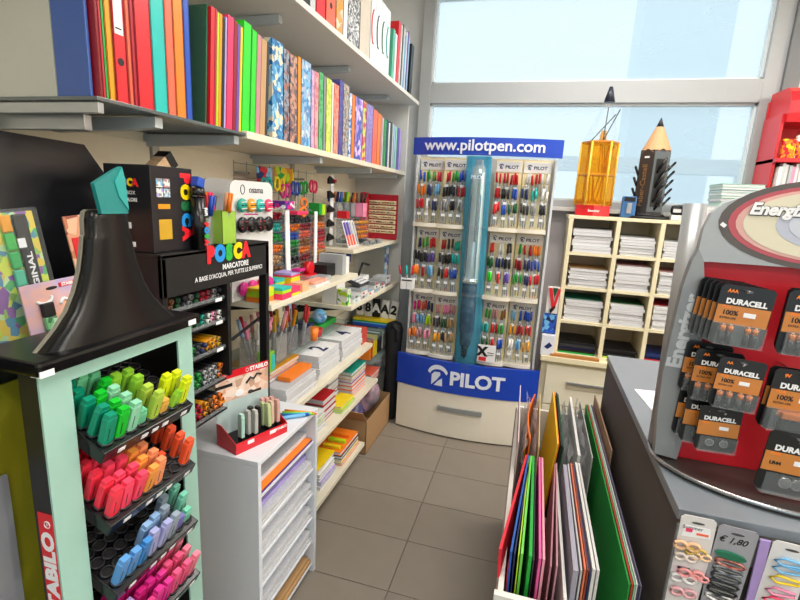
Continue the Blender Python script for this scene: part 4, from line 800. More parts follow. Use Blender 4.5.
for k in range(8): inst(er, 'eraser', f'peach eraser in the {["back","front"][k % 2]} row of the shallow tray, {ORDW[k//2]} from left', 'eraser', 'peach erasers', T(-.92+.03*(k % 2), 1.82+.032*(k//2), 1.173+.0) @ RZ(random.uniform(-25, 25)))
G().box(-1.02, -.93, 2.04, 2.14, 1.166, 1.225, BLK, bev=.003).single('black_box', 'black box in front of the pale grey boxes', 'box')
for k, (y, h) in enumerate(((2.16, .10), (2.205, .085))): G().box(-1.03, -.90, y, y+.042, 1.166, 1.166+h, mat(['silver', 'white'][k], .5), bev=.002).single('pale_box', ['silver grey box right of the black box', 'white box at the far end of the cream shelf'][k], 'box')
# --- middle shelf z .975
zc = .9755
G().box(-.99, -.93, 2.31, 2.36, zc, zc+.085, mat('#e4ecd8', .4, kind='print', c2=('lime', 'white', 'white', 'green'), scale=60), bev=.002).single('green_white_carton', 'green and white carton at left end of middle shelf', 'carton')
G().box(-1.08, -.995, 2.31, 2.43, zc, zc+.12, mat('white', .5), bev=.002).single('white_carton', 'tall white carton behind the green and white one', 'carton')
for k in range(6):
    a = 2.37+.115*k; t = thing('flat_box', f'flat {["white","pale grey","white and blue","silver","white","grey"][k]} box, {ORD[k].replace("lowest","first")} along the middle shelf', 'box', (-.96, a+.05, zc), 'flat boxes on the middle shelf')
    for q in range(2+(k % 2)): G().box(-1.05+.02*q, -.915, a, a+.105, zc+.022*q, zc+.0215+.022*q, mat(['white', 'pale grey', 'white', 'silver', 'white', 'grey'][(k+q) % 6], .5), bev=.002).box(-.9155, -.914, a+.02, a+.05, zc+.022*q+.006, zc+.016+.022*q, mat(['sky', 'charcoal', 'red'][(k+q) % 3])).part('carton', t)
t = thing('calculator', 'dark grey desk calculator with white keys on flat boxes', 'calculator', (-.98, 2.58, 1.07)); Mx = T(-.97, 2.56, 1.055) @ RY(18); G().box(-.06, .04, -.07, .09, 0, .02, mat('charcoal', .4), Mx, bev=.003).part('body', t)
g = G(); [g.box(-.05+.024*i, -.034+.024*i, -.055+.028*j, -.035+.028*j, .02, .024, PAPERW, Mx) for i in range(4) for j in range(5)]; g.part('keys', t)
t = thing('hole_punch', 'black and white hole punch behind the calculator', 'hole punch', (-1.05, 2.75, zc)); G().box(-1.10, -1.0, 2.72, 2.84, zc+.06, zc+.09, PAPERW, bev=.003).part('body', t); G().tube([(-1.03, 2.72, zc+.09), (-1.02, 2.77, zc+.17), (-1.01, 2.86, zc+.15)], .008, BLK, 6).part('lever', t)
for k, (c, y) in enumerate((('black', 2.62), ('charcoal', 2.70), ('sky', 2.95), ('blue', 3.08), ('cream', 2.86))): G().box(WX+.012, WX+.02, y, y+.07, 1.07+.02*(k % 3), 1.22, mat(c, .4, kind='print', c2=('white' if k > 1 else 'black', c), scale=40), bev=.001).single('hanging_pack', f'{c} blister pack hanging on the wall under upper shelf', 'blister pack', 'packs hanging under the upper shelf')
G().box(-.975, -.97, 3.08, 3.16, 1.0, 1.245, mat('#2a80c0', .3, kind='print', c2=('white', 'sky', 'blue'), scale=26), bev=.002).single('blue_poster_pack', 'blue and white hanging pack by the corner upright', 'blister pack')
G().box(-1.0, -.94, 3.02, 3.14, zc, zc+.03, mat('red', .4), bev=.003).single('red_box', 'flat red box at the corner end of middle shelf', 'box')
# --- stickers shelf (glass) z .655, goods facing the room at its far end
for k, d in enumerate(('8', '8', 'A', 'A', '2')):
    x = -1.185+.060*k; dark = k == 2; sl = (-5, 0, 0, 4, 9)[k]; M = T(x, 3.12+.004*k, .7115) @ RY(sl)
    t = thing('sticker_pack', f'{"black" if dark else "white"} sticker pack showing {d} above rainbow box, {ORDW[k]} from left', 'sticker pack', (x+.03, 3.12, .7115), 'letter sticker packs')
    G().box(0, .056, 0, .012, 0, .135, BLK if dark else mat('#e4e4e2', .4), M, bev=.006).part('card', t)
    g = G(); put(g, d, .085, PAPERW if dark else BLK, M @ T(.028, -.0008, .065) @ FY, bold=.05); g.part('sticker', t)
t = thing('rainbow_box', 'long box striped yellow, green and blue under sticker packs', 'box', (-1.02, 3.12, .6555)); z = .6555
for k, (c, h) in enumerate((('blue', .020), ('sky', .008), ('green', .010), ('yellow', .016))): G().box(-1.19, -.89, 3.07, 3.16, z, z+h, mat(c, .4), bev=.001).part('stripe', t); z += h
# --- pen cups on the glass shelf
zg = .846
pencup('clear_pen_bin', 'clear bin of pink pens and brushes behind the marker display post', -1.05, 1.62, zg, .045, .11, 'white', ['pink', 'pink', 'white', 'rose', 'crimson', 'pale blue', 'pink', 'white'], 'pink pen bin', True, spread=14)
pencup('clear_pen_bin', 'clear bin with pink and gold brushes on the glass shelf', -1.04, 1.735, zg, .045, .11, 'white', ['rose', 'pink', 'gold', 'white', 'pink', 'hot pink', 'gold'], 'gold brush bin', True, spread=12)
pencup('clear_pen_bin', 'clear bin with amber and black brushes on the glass shelf', -1.05, 1.85, zg, .045, .10, 'pale grey', ['amber', 'black', 'crimson', 'gold', 'dark red', 'black', 'amber'], 'amber brush bin', True, spread=12)
pencup('clear_pen_bin', 'clear bin of red markers on the glass shelf', -1.04, 1.965, zg, .045, .08, 'pale grey', ['red', 'red', 'crimson', 'red', 'dark green'], 'red marker bin', True)
t = thing('green_eraser_box', 'green and blue upright carton at the near end of glass shelf', 'carton', (-.98, 1.6, zg)); G().box(-1.005, -.955, 1.565, 1.61, zg, zg+.085, mat('#78b838', .4), bev=.003).part('carton', t); G().box(-.956, -.954, 1.585, 1.609, zg+.01, zg+.07, mat('turquoise', .4)).part('window', t)
G().cyl((-1.0, 2.05, zg), (-1.0, 2.05, zg+.065), .02, .026, mat('orange', .3), 14).single('orange_tub', 'orange tub beside the red marker bin', 'tub')
G().cyl((-1.02, 2.12, zg), (-1.02, 2.12, zg+.04), .028, .034, mat('red', .3, clear=.3), 14).single('red_bowl', 'translucent red bowl beside the orange tub', 'bowl')
G().box(-1.16, -1.04, 2.18, 2.42, zg, zg+.03, mat('green', .4), bev=.003).single('green_note_box', 'flat green box under the blue globe on glass shelf', 'box')
G().lathe([(.04*math.sin(R(a)), -.04*math.cos(R(a))) for a in range(8, 173, 15)], (-1.06, 2.24, zg+.071), mat('#4880b8', .3, kind='print', c2=('sky', 'pale blue', 'green'), scale=30), 16).single('small_globe', 'small blue globe on the green box', 'globe')
G().box(-1.14, -1.05, 2.10, 2.16, zg, zg+.06, mat('navy', .4), bev=.004).single('navy_case', 'navy case behind the red bowl', 'case')
for k in range(6): G().box(WX+.012, WX+.022, 2.2+.05*k, 2.24+.05*k, .93, 1.02, mat(['silver', 'pale blue', 'silver', 'white', 'rose', 'white'][k], .3), bev=.002).single('hanging_pack', f'{["silver","pale blue","grey","white","rose","off-white"][k]} small pack hanging under the cream note shelf', 'blister pack', 'small packs under the note shelf')
G().tube([(WX+.02, 1.40, .97), (-1.0, 1.40, 1.03), (-1.0, 1.72, 1.10)], .006, BLK, 6).part('support_wire', bpy.data.objects['display_shelf'])
t = thing('diary', 'thin colourful booklet leaning behind the marker display post', 'booklet', (-1.1, 1.45, .80)); G().box(-1.16, -1.04, 1.43, 1.437, .846, 1.09, mat('#7a8a54', .4, kind='print', c2=('coral', 'mint', 'rose'), scale=26), T(0, 0, 0), bev=.001).part('cover', t)
# --- pads shelf z .69
zp = .6905
t = thing('white_pad_block', 'thick white paper block at the near end of pad shelf', 'paper block', (-1.0, 1.75, zp))
for k in range(4): G().box(-1.20, -.895-.004*(k % 2), 1.60, 1.87, zp+.02*k, zp+.0195+.02*k, PAPER, bev=.001).part('paper_bundle', t)
stack(-1.20, -.99, 1.62, 1.87, zp+.081, [.02, .02, .016], ['grey', 'orange', 'amber'], 'orange-covered notebook on the white paper block')
G().box(-.985, -.925, 1.68, 1.88, zp+.081, zp+.10, mat('orange', .5), bev=.001).single('orange_pad', 'narrow orange pad at front of the orange-covered notebooks', 'note pad')
def calendar(x0, x1, y0, y1, z, h, s, lab, n=4):
    t = thing('calendar_pile', lab, 'calendar', ((x0+x1)/2, (y0+y1)/2, z))
    for k in range(n): d = .006*((k*5) % 3-1); G().box(x0+d, x1+d, y0-d, y1-d, z+h*k/n, z+h*(k+1)/n-.001, PAPER, bev=.001).part('pad', t)
    g = G(); MZ = T(x1-.058, (y0+y1)/2, z+h+.0002) @ RZ(90); put(g, s, .125, mat('navy'), MZ, bold=.015, ext=.002)
    for i in range(5): g.box(x0+.01, x0+.012, y0+.02+.03*i, y0+.04+.03*i, z+h, z+h+.0006, BLK).box(x0+.035, x0+.04, y0+.02+.03*i, y0+.04+.03*i, z+h, z+h+.0006, BLK)
    g.part('printing', t)
calendar(-1.17, -.91, 1.93, 2.17, zp, .115, '2', 'white calendar pile showing a large 2 on pad shelf')
calendar(-1.17, -.91, 2.21, 2.50, zp, .115, '4', 'white calendar pile showing a large 4, farther along the pad shelf')
t = thing('red_game_box', 'flat red box with printed lid on the glass shelf beyond calendars', 'box', (-1.0, 2.7, .78)); G().box(-1.15, -.92, 2.53, 2.62, zp, zp+.09, mat('#c84c40', .4), bev=.002).part('carton', t)
# --- notebooks shelf z .42
zn = .4205
stack(-1.12, -.91, 1.82, 2.0, zn, [.024, .024, .024, .024], ['white', 'white', 'lime', 'white'], 'white and lime notebook at front of the low shelf')
stack(-1.17, -.93, 2.03, 2.18, zn+.0, [.03, .03, .03, .03], ['crimson', 'crimson', 'dark red', 'red'], 'red notebook in the pile on the low shelf')
stack(-1.17, -.98, 2.20, 2.34, zn, [.025]*6, ['navy', 'white', 'navy', 'navy', 'white', 'navy'], 'navy notebook in the pile between red and teal piles')
stack(-.97, -.885, 2.16, 2.34, zn, [.012, .012, .012], ['lime', 'lime', 'yellow'], 'yellow-green pad at the front edge of low shelf')
stack(-1.17, -.91, 2.37, 2.60, zn, [.022]*7, ['orange', 'coral', 'orange', 'red', 'violet', 'amber', 'teal'], 'coloured notebook in the pile with a teal top')
G().box(-1.2, -1.0, 2.62, 2.66, zn, zn+.24, mat('sky', .4), bev=.002).single('blue_file', 'bright blue file upright behind the teal-topped pile', 'file')
# --- bottom shelf z .115
def spiral(x0, x1, y0, y1, z, h, c, lab, n=1):
    t = thing('spiral_notebook', lab, 'notebook', ((x0+x1)/2, (y0+y1)/2, z))
    G().box(x0, x1, y0, y1, z+h-.003, z+h, mat(c, .4), bev=.0008).part('cover', t); G().box(x0+.004, x1-.004, y0+.004, y1-.002, z, z+h-.0035, PAPER).part('pages', t)
    g = G()
    for k in range(int((x1-x0)/.012)): g.tube([(x0+.008+.012*k, y0+.004+.009*math.cos(R(a)), z+h/2+(h/2+.004)*math.sin(R(a))) for a in range(0, 360, 45)], .0012, BLK, 4, True)
    g.part('wire_spiral', t)
stack(-1.14, -.87, 1.64, 1.84, .1155, [.022]*2, ['lime', 'bright green'], 'green pad under the purple spiral notebook')
spiral(-1.16, -.90, 1.64, 1.86, .161, .03, 'purple', 'purple spiral notebook on the bottom shelf')
stack(-1.14, -.89, 1.92, 2.10, .1155, [.022]*4, ['white', 'lavender', 'white', 'white'], 'white pad under the yellow spiral notebook')
spiral(-1.16, -.90, 1.90, 2.12, .2045, .022, 'yellow', 'yellow spiral notebook on a pile on the bottom shelf')
stack(-1.16, -.88, 2.16, 2.42, .1155, [.02]*4, ['orange', 'yellow', 'charcoal', 'orange'], 'orange notebook at far end of the bottom shelf')
g = G(); [g.box(-1.0, -.90, 2.18+.07*k, 2.205+.07*k, .1965, .212, mat(['yellow', 'lime', 'orange'][k], .4), M=T(0, 0, 0), bev=.001) for k in range(3)]; g.single('coloured_pads', 'yellow, lime and orange small pads on the orange notebooks', 'note pad')
# cardboard box with bagged goods
t = thing('cardboard_box', 'open brown cardboard box on the floor under the shelves', 'box', (-1.02, 2.75, 0)); kb = mat('#a8845c', .8, noise=.08); x0, x1, y0, y1 = -1.2, -.86, 2.5, 2.98
for a in ((x0, x1, y0, y0+.005), (x0, x1, y1-.005, y1), (x0, x0+.005, y0, y1), (x1-.005, x1, y0, y1)): G().box(*a, 0, .22, kb, bev=.001).part('side_wall', t)
G().box(x0, x1, y0, y1, 0, .005, kb).part('bottom', t); G().box(x0, x1, -.11, 0, 0, .004, kb, T(0, y0, .22) @ RX(-50), bev=.001).part('flap', t)
def blob(name, lab, c, x, y, z, rx, ry, rz, m=None, cat='bag', seed=1, amp=.25):
    rnd = random.Random(seed); b = bmesh.new(); bmesh.ops.create_icosphere(b, subdivisions=3, radius=1)
    ph = [(rnd.uniform(2, 5), rnd.uniform(0, 6), Vector((rnd.uniform(-1, 1), rnd.uniform(-1, 1), rnd.uniform(-1, 1)))) for _ in range(6)]
    vs = []
    for v in b.verts:
        d = 1+amp*sum(math.sin(f*v.co.dot(a)*2+p) for f, p, a in ph)/3; vs.append((x+v.co.x*d*rx, y+v.co.y*d*ry, z+max(-1, v.co.z*d)*rz))
    b.faces.ensure_lookup_table(); b.verts.index_update(); fs = [[v.index for v in f.verts] for f in b.faces]; b.free()
    g = G(); g.add(vs, fs, m or mat(c, .3), None, True); return g.single(name, lab, cat)
blob('plastic_bag', 'violet blue bagged goods in the cardboard box', 'violet', -1.03, 2.62, .22, .10, .09, .10, seed=2, m=mat('#54507c', .3, kind='plain', c2='#8c88a8', scale=12))
blob('plastic_bag', 'pink and grey bagged goods in the cardboard box', 'pink', -.97, 2.80, .25, .08, .08, .10, seed=3, m=mat('#807880', .3, c2='#b48c9c', scale=18))
G().box(-1.0, -.93, 2.66, 2.74, .315, .33, mat('hot pink', .5), bev=.004).single('pink_pouch', 'hot pink pouch on top of the bagged goods', 'pouch')
# books and packs on far glass shelves
for k, (c, y) in enumerate((('orange', 2.80), ('red', 2.83), ('yellow', 2.875), ('yellow', 2.92), ('charcoal', 2.985), ('white', 3.08))): book(y, y+.028 if k < 4 else y+.06, .135, c, f'{["orange","red","first yellow","second yellow","charcoal","white"][k]} book upright on far glass shelf', zb=.501, xf=-.96, dep=.2, grp='books on the far glass shelf')
stack(-1.15, -.95, 2.82, 3.0, .331, [.02, .02, .02], ['orange', 'coral', 'coral'], 'coral pad on the lowest glass shelf')
blob('plastic_bag', 'clear grey crumpled bag beside the cardboard box on lowest glass shelf', 'silver', -1.04, 3.08, .40, .09, .07, .068, m=mat('#b8bcc0', .2, clear=.4), seed=8)
# rolled black bag beside the pen display
t = thing('black_bag', 'tall black fabric bag standing between shelves and pen display', 'bag', (-.865, 3.02, 0)); bf = mat('#15161c', .7, noise=.2, scale=18)
G().lathe([(.045, 0), (.055, .03), (.058, .2), (.05, .4), (.056, .55), (.062, .66), (.05, .70), (.02, .715)], (-.875, 3.06, 0), bf, 20, sy=1.2).part('body', t)
G().tube([(-.875, 3.02, .69), (-.86, 2.97, .715), (-.83, 2.98, .68), (-.835, 2.99, .60)], .012, bf, 8).part('handle', t)
# ================================================================ WHITE OPEN CABINET
t = thing('white_cabinet', 'white open cabinet with angled paper shelves behind the highlighter stand', 'cabinet', (-.95, 1.36, 0)); wm = mat('#dfe3ea', .45, noise=.02)
cx0, cx1, cy0, cy1, ch = -1.14, -.745, 1.155, 1.575, .735
G().box(cx0, cx1, cy0, cy1, ch-.018, ch, wm, bev=.002).part('top_panel', t)
G().box(cx0, cx1, cy0, cy0+.018, 0, ch-.0185, wm, bev=.001).part('side_panel', t); G().box(cx0, cx1, cy1-.018, cy1, 0, ch-.0185, wm, bev=.001).part('side_panel', t)
G().box(cx0, cx0+.006, cy0+.018, cy1-.018, 0, ch-.0185, wm).part('back_panel', t)
for z in (.04, .15, .26, .37, .48, .60): G().box(cx0+.006, cx1-.008, cy0+.018, cy1-.018, z-.008, z, wm).part('shelf_panel', t)
lv = [(.04, ['tan', 'tan'], 'lowest'), (.15, ['white', 'silver', 'white', 'white'], 'second'), (.26, ['white', 'white', 'silver', 'white'], 'third'), (.37, ['white', 'pale grey', 'white', 'white'], 'fourth'), (.48, ['white', 'orange', 'white', 'lavender'], 'fifth'), (.60, ['purple', 'yellow', 'orange', 'white'], 'top')]
for z, cs, n in lv:
    zz = z+.0006
    for k, c in enumerate(cs):
        h = (.0045 if c in ('purple', 'yellow', 'orange') else .017)
        G().box(cx0+.03, cx1-.012-.006*(k % 2)-(.02 if k == 3 else 0), cy0+.021+.003*k, cy1-.022-.006*((k*2) % 3), zz, zz+h-.0004, PAPER if c in ('white', 'silver', 'pale grey') else mat(c, .6), bev=.0006).single('paper_pile', f'{c} {"card sheets" if h < .01 else "paper pile"} on the {n} level of white cabinet, {ORD[k]}', 'paper', 'paper in the white cabinet'); zz += h
# ================================================================ RED HIGHLIGHTER TRAY ON THE CABINET
zc_ = .7356
t = thing('highlighter_counter_tray', 'red cardboard tray with printed back card and pastel highlighters on white cabinet', 'display tray', (-.85, 1.27, zc_))
Mt = T(-.83, 1.165, zc_) @ RZ(70) @ Matrix.Scale(.88, 4)      # local x -> +Y, local y -> into the shelf (-X)
Wt, Dt = .235, .115; rm = mat('#d41828', .4)
g = G(); g.box(0, Wt, 0, .002, 0, .042, rm, Mt).box(0, Wt, 0, Dt, 0, .002, rm, Mt)
for x in (0, Wt-.002): g.prism([(0, 0), (Dt, 0), (Dt, .085), (Dt-.03, .085), (0, .042)], 'x', x, x+.002, rm, Mt)
g.part('tray', t)
g = G(); g.box(.002, Wt-.002, .004, Dt-.002, .026, .028, BLK, Mt).part('black_insert', t)
ap = mat('#b4c8c8', .5, noise=.03)
G().box(0, Wt, Dt, Dt+.002, 0, .155, ap, Mt).part('back_card_lower', t); G().box(0, Wt, Dt-.0005, Dt+.002, .155, .245, mat('#dcb8a4', .5, kind='print', c2=('#e4c8b8', '#d8a890', '#ecd8cc', '#c4a088'), scale=45), Mt).part('back_card_print', t, 'pale printed picture')
g = G(); g.box(0, Wt, Dt-.002, Dt+.002, .245, .272, rm, Mt); g.tube([(.135+.007*math.cos(R(a)), Dt-.003, .2585+.007*math.sin(R(a))) for a in range(0, 360, 40)], .0012, PAPERW, 4, True, Mt)
put(g, 'STABILO', .022, PAPERW, Mt @ T(.19, Dt-.0025, .2585) @ FY, bold=.05, shear=0); g.part('red_header', t, 'red strip with white lettering')
g = G(); g.box(.0, .07, Dt-.002, Dt, .212, .224, BLK, Mt).box(.15, .20, Dt-.002, Dt, .158, .167, BLK, Mt)
g.tube([(.13, Dt-.003, .205), (.15, Dt-.003, .225), (.165, Dt-.003, .215), (.18, Dt-.003, .232), (.20, Dt-.003, .225)], .004, BLK, 5, False, Mt)
g.prism(circ(.025, .165, .012, .010, 12), 'y', Dt-.002, Dt, mat('amber'), Mt).prism(circ(.10, .175, .02, .014, 12), 'y', Dt-.002, Dt, PAPERW, Mt).prism(circ(.15, .165, .012, .008, 12), 'y', Dt-.002, Dt, mat('charcoal'), Mt); g.part('printed_motifs', t)
g = G()
for x in (.05, .15): g.box(x, x+.028, -.001, 0, .022, .036, PAPERW, Mt)
put(g, 'STABILO', .014, PAPERW, Mt @ T(.205, -.0005, .03) @ FY, bold=.04); g.part('tray_labels', t)
HL = {}
def hl_mesh(c, dark=False):
    if (c, dark) not in HL:
        m = mat(c, .35, noise=.04); g = G(); g.box(-.0125, .0125, -.0075, .0075, .0, .082, m, bev=.0035)
        g.prism([(-.0105, .080), (.0105, .080), (.009, .092), (-.009, .092)], 'y', -.0065, .0065, m)
        g.box(-.011, .011, -.0068, .0068, -.014, .0, BLK, bev=.002); g.box(-.0035, -.0018, -.0079, -.0074, .02, .055, mat('#24302c', .5))
        HL[(c, dark)] = g.mesh('highlighter')
    return HL[(c, dark)]
for x, y, c, cn in ((.045, .03, '#a8d0c4', 'pale mint'), (.078, .035, '#a8a8a4', 'light grey'), (.098, .022, '#b8b8b2', 'stone grey'), (.105, .055, '#26262a', 'black'), (.125, .04, '#1c1c20', 'deep black'), (.158, .055, '#a8b888', 'sage green'), (.165, .028, '#bcc894', 'light sage'), (.188, .04, '#d8bca4', 'cream beige'),
                     (.198, .075, '#d8a8a0', 'dusty rose'), (.212, .035, '#d0a498', 'nude pink'), (.182, .085, '#d8a4a0', 'pale rose'), (.215, .07, '#d8ac9c', 'sand pink')):
    P['hl'+c] = c; M = Mt @ T(x, y, .043) @ RX(random.uniform(-4, 2)) @ RZ(90 if y < .06 else 80)
    inst(hl_mesh(c), 'highlighter', f'{cn} highlighter standing in red counter tray', 'highlighter', 'pastel highlighters in the red tray', M)
g = G(); Mx = T(-.80, 1.47, zc_) @ RZ(60)
for k, (c, a) in enumerate((('sky', 0), ('blue', 7), ('turquoise', 14), ('lime', 22), ('orange', 30))):
    G().cyl((0, 0, .008), (.11, 0, .008), .007, .007, mat(c, .4), 8, M=T(-.84, 1.415+.018*k, zc_) @ RZ(40-a)).cyl((.11, 0, .008), (.125, 0, .008), .006, .002, mat(c, .4), 8, M=T(-.84, 1.415+.018*k, zc_) @ RZ(40-a)).single('felt_pen', f'{c} thick felt pen lying right of the red counter tray', 'felt pen', 'felt pens beside the red tray')
G().box(-.86, -.765, 1.42, 1.53, zc_, zc_+.0009, mat('lime', .6)).single('green_leaflet', 'lime green leaflet under the felt pens', 'leaflet') if False else None

# ================================================================ HIGHLIGHTER STAND (left foreground)
t = thing('highlighter_stand', 'tall teal-framed highlighter stand topped by a giant black highlighter cap', 'display stand', (-.88, .66, 0))
tm = mat('#7fb0a4', .45, noise=.06, scale=5); tf = mat('#9cc4b8', .45, noise=.04, scale=5)
XF = -.70; ya, yb_ = .50, .835
g = G(); g.box(XF-.004, XF, ya, ya+.052, .0, 1.235, tf); g.box(XF-.004, XF, yb_-.042, yb_, .0, 1.235, tf); g.box(XF-.004, XF, ya, yb_, 1.235, 1.268, tf); g.part('front_frame', t, 'pale teal front frame')
g = G(); g.box(-1.05, XF-.004, yb_-.004, yb_, 0, 1.26, BLK); g.part('side_panel', t); G().box(-.742, XF-.004, ya, ya+.004, 0, 1.26, mat('#1a1a1c', .4)).part('side_panel', t)
G().box(-1.05, -1.045, .66, yb_, 0, 1.26, BLK).part('back_panel', t)
g = G(); g.box(-.735, XF-.0045, ya-.001, ya, .02, 1.02, mat('#dc1c28', .4)); put(g, 'STABILO', .034, PAPERW, T(-.718, ya-.0012, .90) @ FY @ RZ(90), bold=.05, sx=1.3)
g.tube([(-.716+.006*math.cos(R(a)), ya-.0012, 1.0+.006*math.sin(R(a))) for a in range(0, 360, 30)], .001, PAPERW, 5, True); put(g, 'R', .008, PAPERW, T(-.716, ya-.0012, 1.0) @ FY); g.part('red_logo_strip', t, 'red strip with white vertical lettering')
# top lip and cap
bm_ = mat('#0a0a0c', .26, noise=.12, scale=6, spec=.3)
G().box(-.83, XF+.018, ya-.012, yb_+.01, 1.262, 1.285, bm_, bev=.006).part('black_lip', t)
G().box(XF-.001, XF+.019, ya-.010, ya+.012, 1.262, 1.272, PAPERW).box(XF+.018, XF+.0195, yb_-.03, yb_-.008, 1.266, 1.277, PAPERW).part('price_ticket', t)
yc = .667
prof = [(0, .172), (.012, .168), (.03, .150), (.055, .126), (.085, .104), (.12, .085), (.155, .072), (.19, .063), (.205, .060), (.207, .057), (.245, .055), (.262, .050), (.268, .042)]
prof = [(0, .142), (.012, .128), (.03, .108), (.055, .086), (.085, .069), (.12, .056), (.150, .049), (.170, .0455), (.176, .0445), (.179, .042), (.205, .041), (.217, .038), (.221, .032)]
def cap_rows(flat=1.):
    vs = []; n = 20
    for h, w in prof:
        dp = .032*(w/.172)**.5+.004
        for i in range(n+1):
            a = math.pi*i/n; yy = -w*math.cos(a); xx = dp*(math.sin(a))**.55
            vs.append((XF-.03+xx, yc+yy, 1.285+h))
    return vs, n
vs, n = cap_rows(); k = len(prof)
fs = [(j*(n+1)+i, j*(n+1)+i+1, (j+1)*(n+1)+i+1, (j+1)*(n+1)+i) for j in range(k-1) for i in range(n)]
o = len(vs); vs += [(XF-.031, v[1], v[2]) for v in [(0, yc-w, 1.285+h) for h, w in prof]]+[(XF-.031, yc+w, 1.285+h) for h, w in prof]
fs += [(o+j, o+j+1, o+k+j+1, o+k+j) for j in range(k-1)]; fs.append([(k-1)*(n+1)+i for i in range(n+1)])
G().add(vs, fs, bm_, None, True).part('giant_cap', t, 'glossy black cap like a giant highlighter')
edge = [(yc-w-.0025, 1.285+h) for h, w in prof]+[(yc+w+.004, 1.285+h) for h, w in prof[::-1]]
G().prism(edge, 'x', XF-.038, XF-.031, mat('#8a8678', .6)).part('card_edge', t)
G().prism([(yc-.028, 1.500), (yc-.038, 1.550), (yc+.000, 1.572), (yc+.018, 1.581), (yc+.023, 1.56), (yc+.027, 1.500)], 'x', XF-.014, XF-.006, mat('#15807e', .4, noise=.03)).part('teal_nib', t, 'teal chisel nib')
G().prism([(yc+.018, 1.580), (yc+.023, 1.56), (yc+.027, 1.506), (yc+.008, 1.530), (yc+.001, 1.555)], 'x', XF-.006, XF-.004, mat('#2a9c98', .4)).part('nib_facet', t)
tz = [1.106, .966, .825, .69]; TN = ['top', 'second', 'third', 'lowest']
Y0, Y1 = .562, .778; tilt = 27; DEP = .19; NC, NR = 8, 7
cw = (Y1-Y0-.01)/NC; rw = (DEP-.012)/NR
ring = G()
for c in range(NC):
    for r in range(NR):
        ring.tube([(.005+cw*(c+.5)+.0125*math.cos(R(a)), .008+rw*(r+.5)+.0105*math.sin(R(a)), .003) for a in range(0, 360, 36)], .0016, mat('#2c2c30', .3), 4, True)
ringm = ring.mesh('cell_rings')
for ti, z0 in enumerate(tz):
    Mr = T(-.655, Y0, z0) @ RZ(90) @ RX(tilt)
    tr = G().box(0, Y1-Y0, 0, DEP, -.026, 0, BLKG, Mr, bev=.002).part('pen_tray', t)
    o = bpy.data.objects.new('cell_rings', ringm); COL.objects.link(o); o.parent = tr; o['kind'] = 'stuff'; o.matrix_local = T(*[-q for q in ORG[t.name]]) @ Mr
    g = G()
    for c in range(NC):
        for r in range(NR): g.prism(circ(.005+cw*(c+.5), .008+rw*(r+.5), .0115, .0095, 10), 'z', .0003, .0008, mat('#060607', .7), Mr)
    s_ = g.part('cell_hole', tr); s_['kind'] = 'stuff'
    g = G()
    for c in (1, 3, 4, 5, 7): g.box(.005+cw*c, .02+cw*c, -.001, 0, -.018, -.009, PAPERW, Mr)
    g.part('ticket', tr)['kind'] = 'stuff'
def hl(ti, c, r, colr, cn, lift=0., lean=0., roll=0.):
    Mr = T(-.655, Y0, tz[ti]) @ RZ(90) @ RX(tilt)
    M = Mr @ T(.005+cw*(c+.5), .008+rw*(r+.5), -.002+lift) @ RX(-6+lean+random.uniform(-3, 3)) @ RY(random.uniform(-3, 3)+roll)
    M = M @ T(0, 0, -.006) @ Matrix.Diagonal((.88, .9, .74, 1))
    o = inst(hl_mesh(colr), 'highlighter', f'{cn} highlighter in the {TN[ti]} tray, {["front","second","third","fourth","fifth","sixth","back"][r]} row, {["leftmost","second","third","fourth","fifth","sixth","seventh","rightmost"][c]} column', 'highlighter', f'{cn} highlighters in the {TN[ti]} tray', M)
cl = {'deep teal': '#0c9070', 'grass green': '#18c030', 'mint': '#70c898', 'pale mint': '#90d4b0', 'lime green': '#90c838', 'yellow-green': '#b0cc48', 'fluorescent yellow': '#d8e818', 'apricot': '#e8b050', 'coral pink': '#f83850', 'hot pink': '#f84868', 'raspberry': '#f02848', 'orange': '#f8a048', 'peach': '#f49868',
      'orange red': '#f05830', 'sky blue': '#5898d8', 'bright blue': '#3888d0', 'powder blue': '#90b4e0', 'lilac blue': '#a8acdc', 'grey blue': '#98a8b8', 'pale turquoise': '#78ccb0', 'violet': '#8078c0', 'magenta': '#d01878', 'fuchsia': '#e02890', 'rose pink': '#f05888', 'light rose': '#f08098', 'plum': '#6c4890', 'light violet': '#b090d0'}
for r in range(6): hl(0, 0, r, cl['deep teal'], 'deep teal')
hl(0, 1, 5, cl['deep teal'], 'deep teal'); hl(0, 1, 0, cl['grass green'], 'grass green'); hl(0, 1, 1, cl['grass green'], 'grass green'); hl(0, 1, 2, cl['grass green'], 'grass green'); hl(0, 1, 4, cl['mint'], 'mint')
for r in (0, 1, 2): hl(0, 2, r, cl['pale mint'], 'pale mint')
hl(0, 2, 3, cl['grass green'], 'grass green'); hl(0, 2, 5, cl['mint'], 'mint'); hl(0, 2, 4, cl['mint'], 'mint'); hl(0, 3, 0, cl['mint'], 'mint', lift=-.03)
for r in (0, 1, 2, 3): hl(0, 4, r, cl['lime green' if r > 1 else 'yellow-green'], 'lime green' if r > 1 else 'yellow-green')
hl(0, 3, 3, cl['lime green'], 'lime green'); hl(0, 5, 0, cl['apricot'], 'apricot', lift=-.03); hl(0, 6, 0, cl['lime green'], 'lime green', lift=-.025, roll=14)
for c, r in ((6, 1), (7, 0), (7, 1)): hl(0, c, r, cl['fluorescent yellow'], 'fluorescent yellow')
for r in range(6): hl(1, 0, r, cl['coral pink'], 'coral pink')
for r in range(6): hl(1, 1, r, cl['raspberry' if r > 3 else 'hot pink'], 'raspberry' if r > 3 else 'hot pink')
for r in range(5): hl(1, 2, r, cl['hot pink'], 'hot pink')
for r in range(5): hl(1, 3, r, cl['orange'], 'orange')
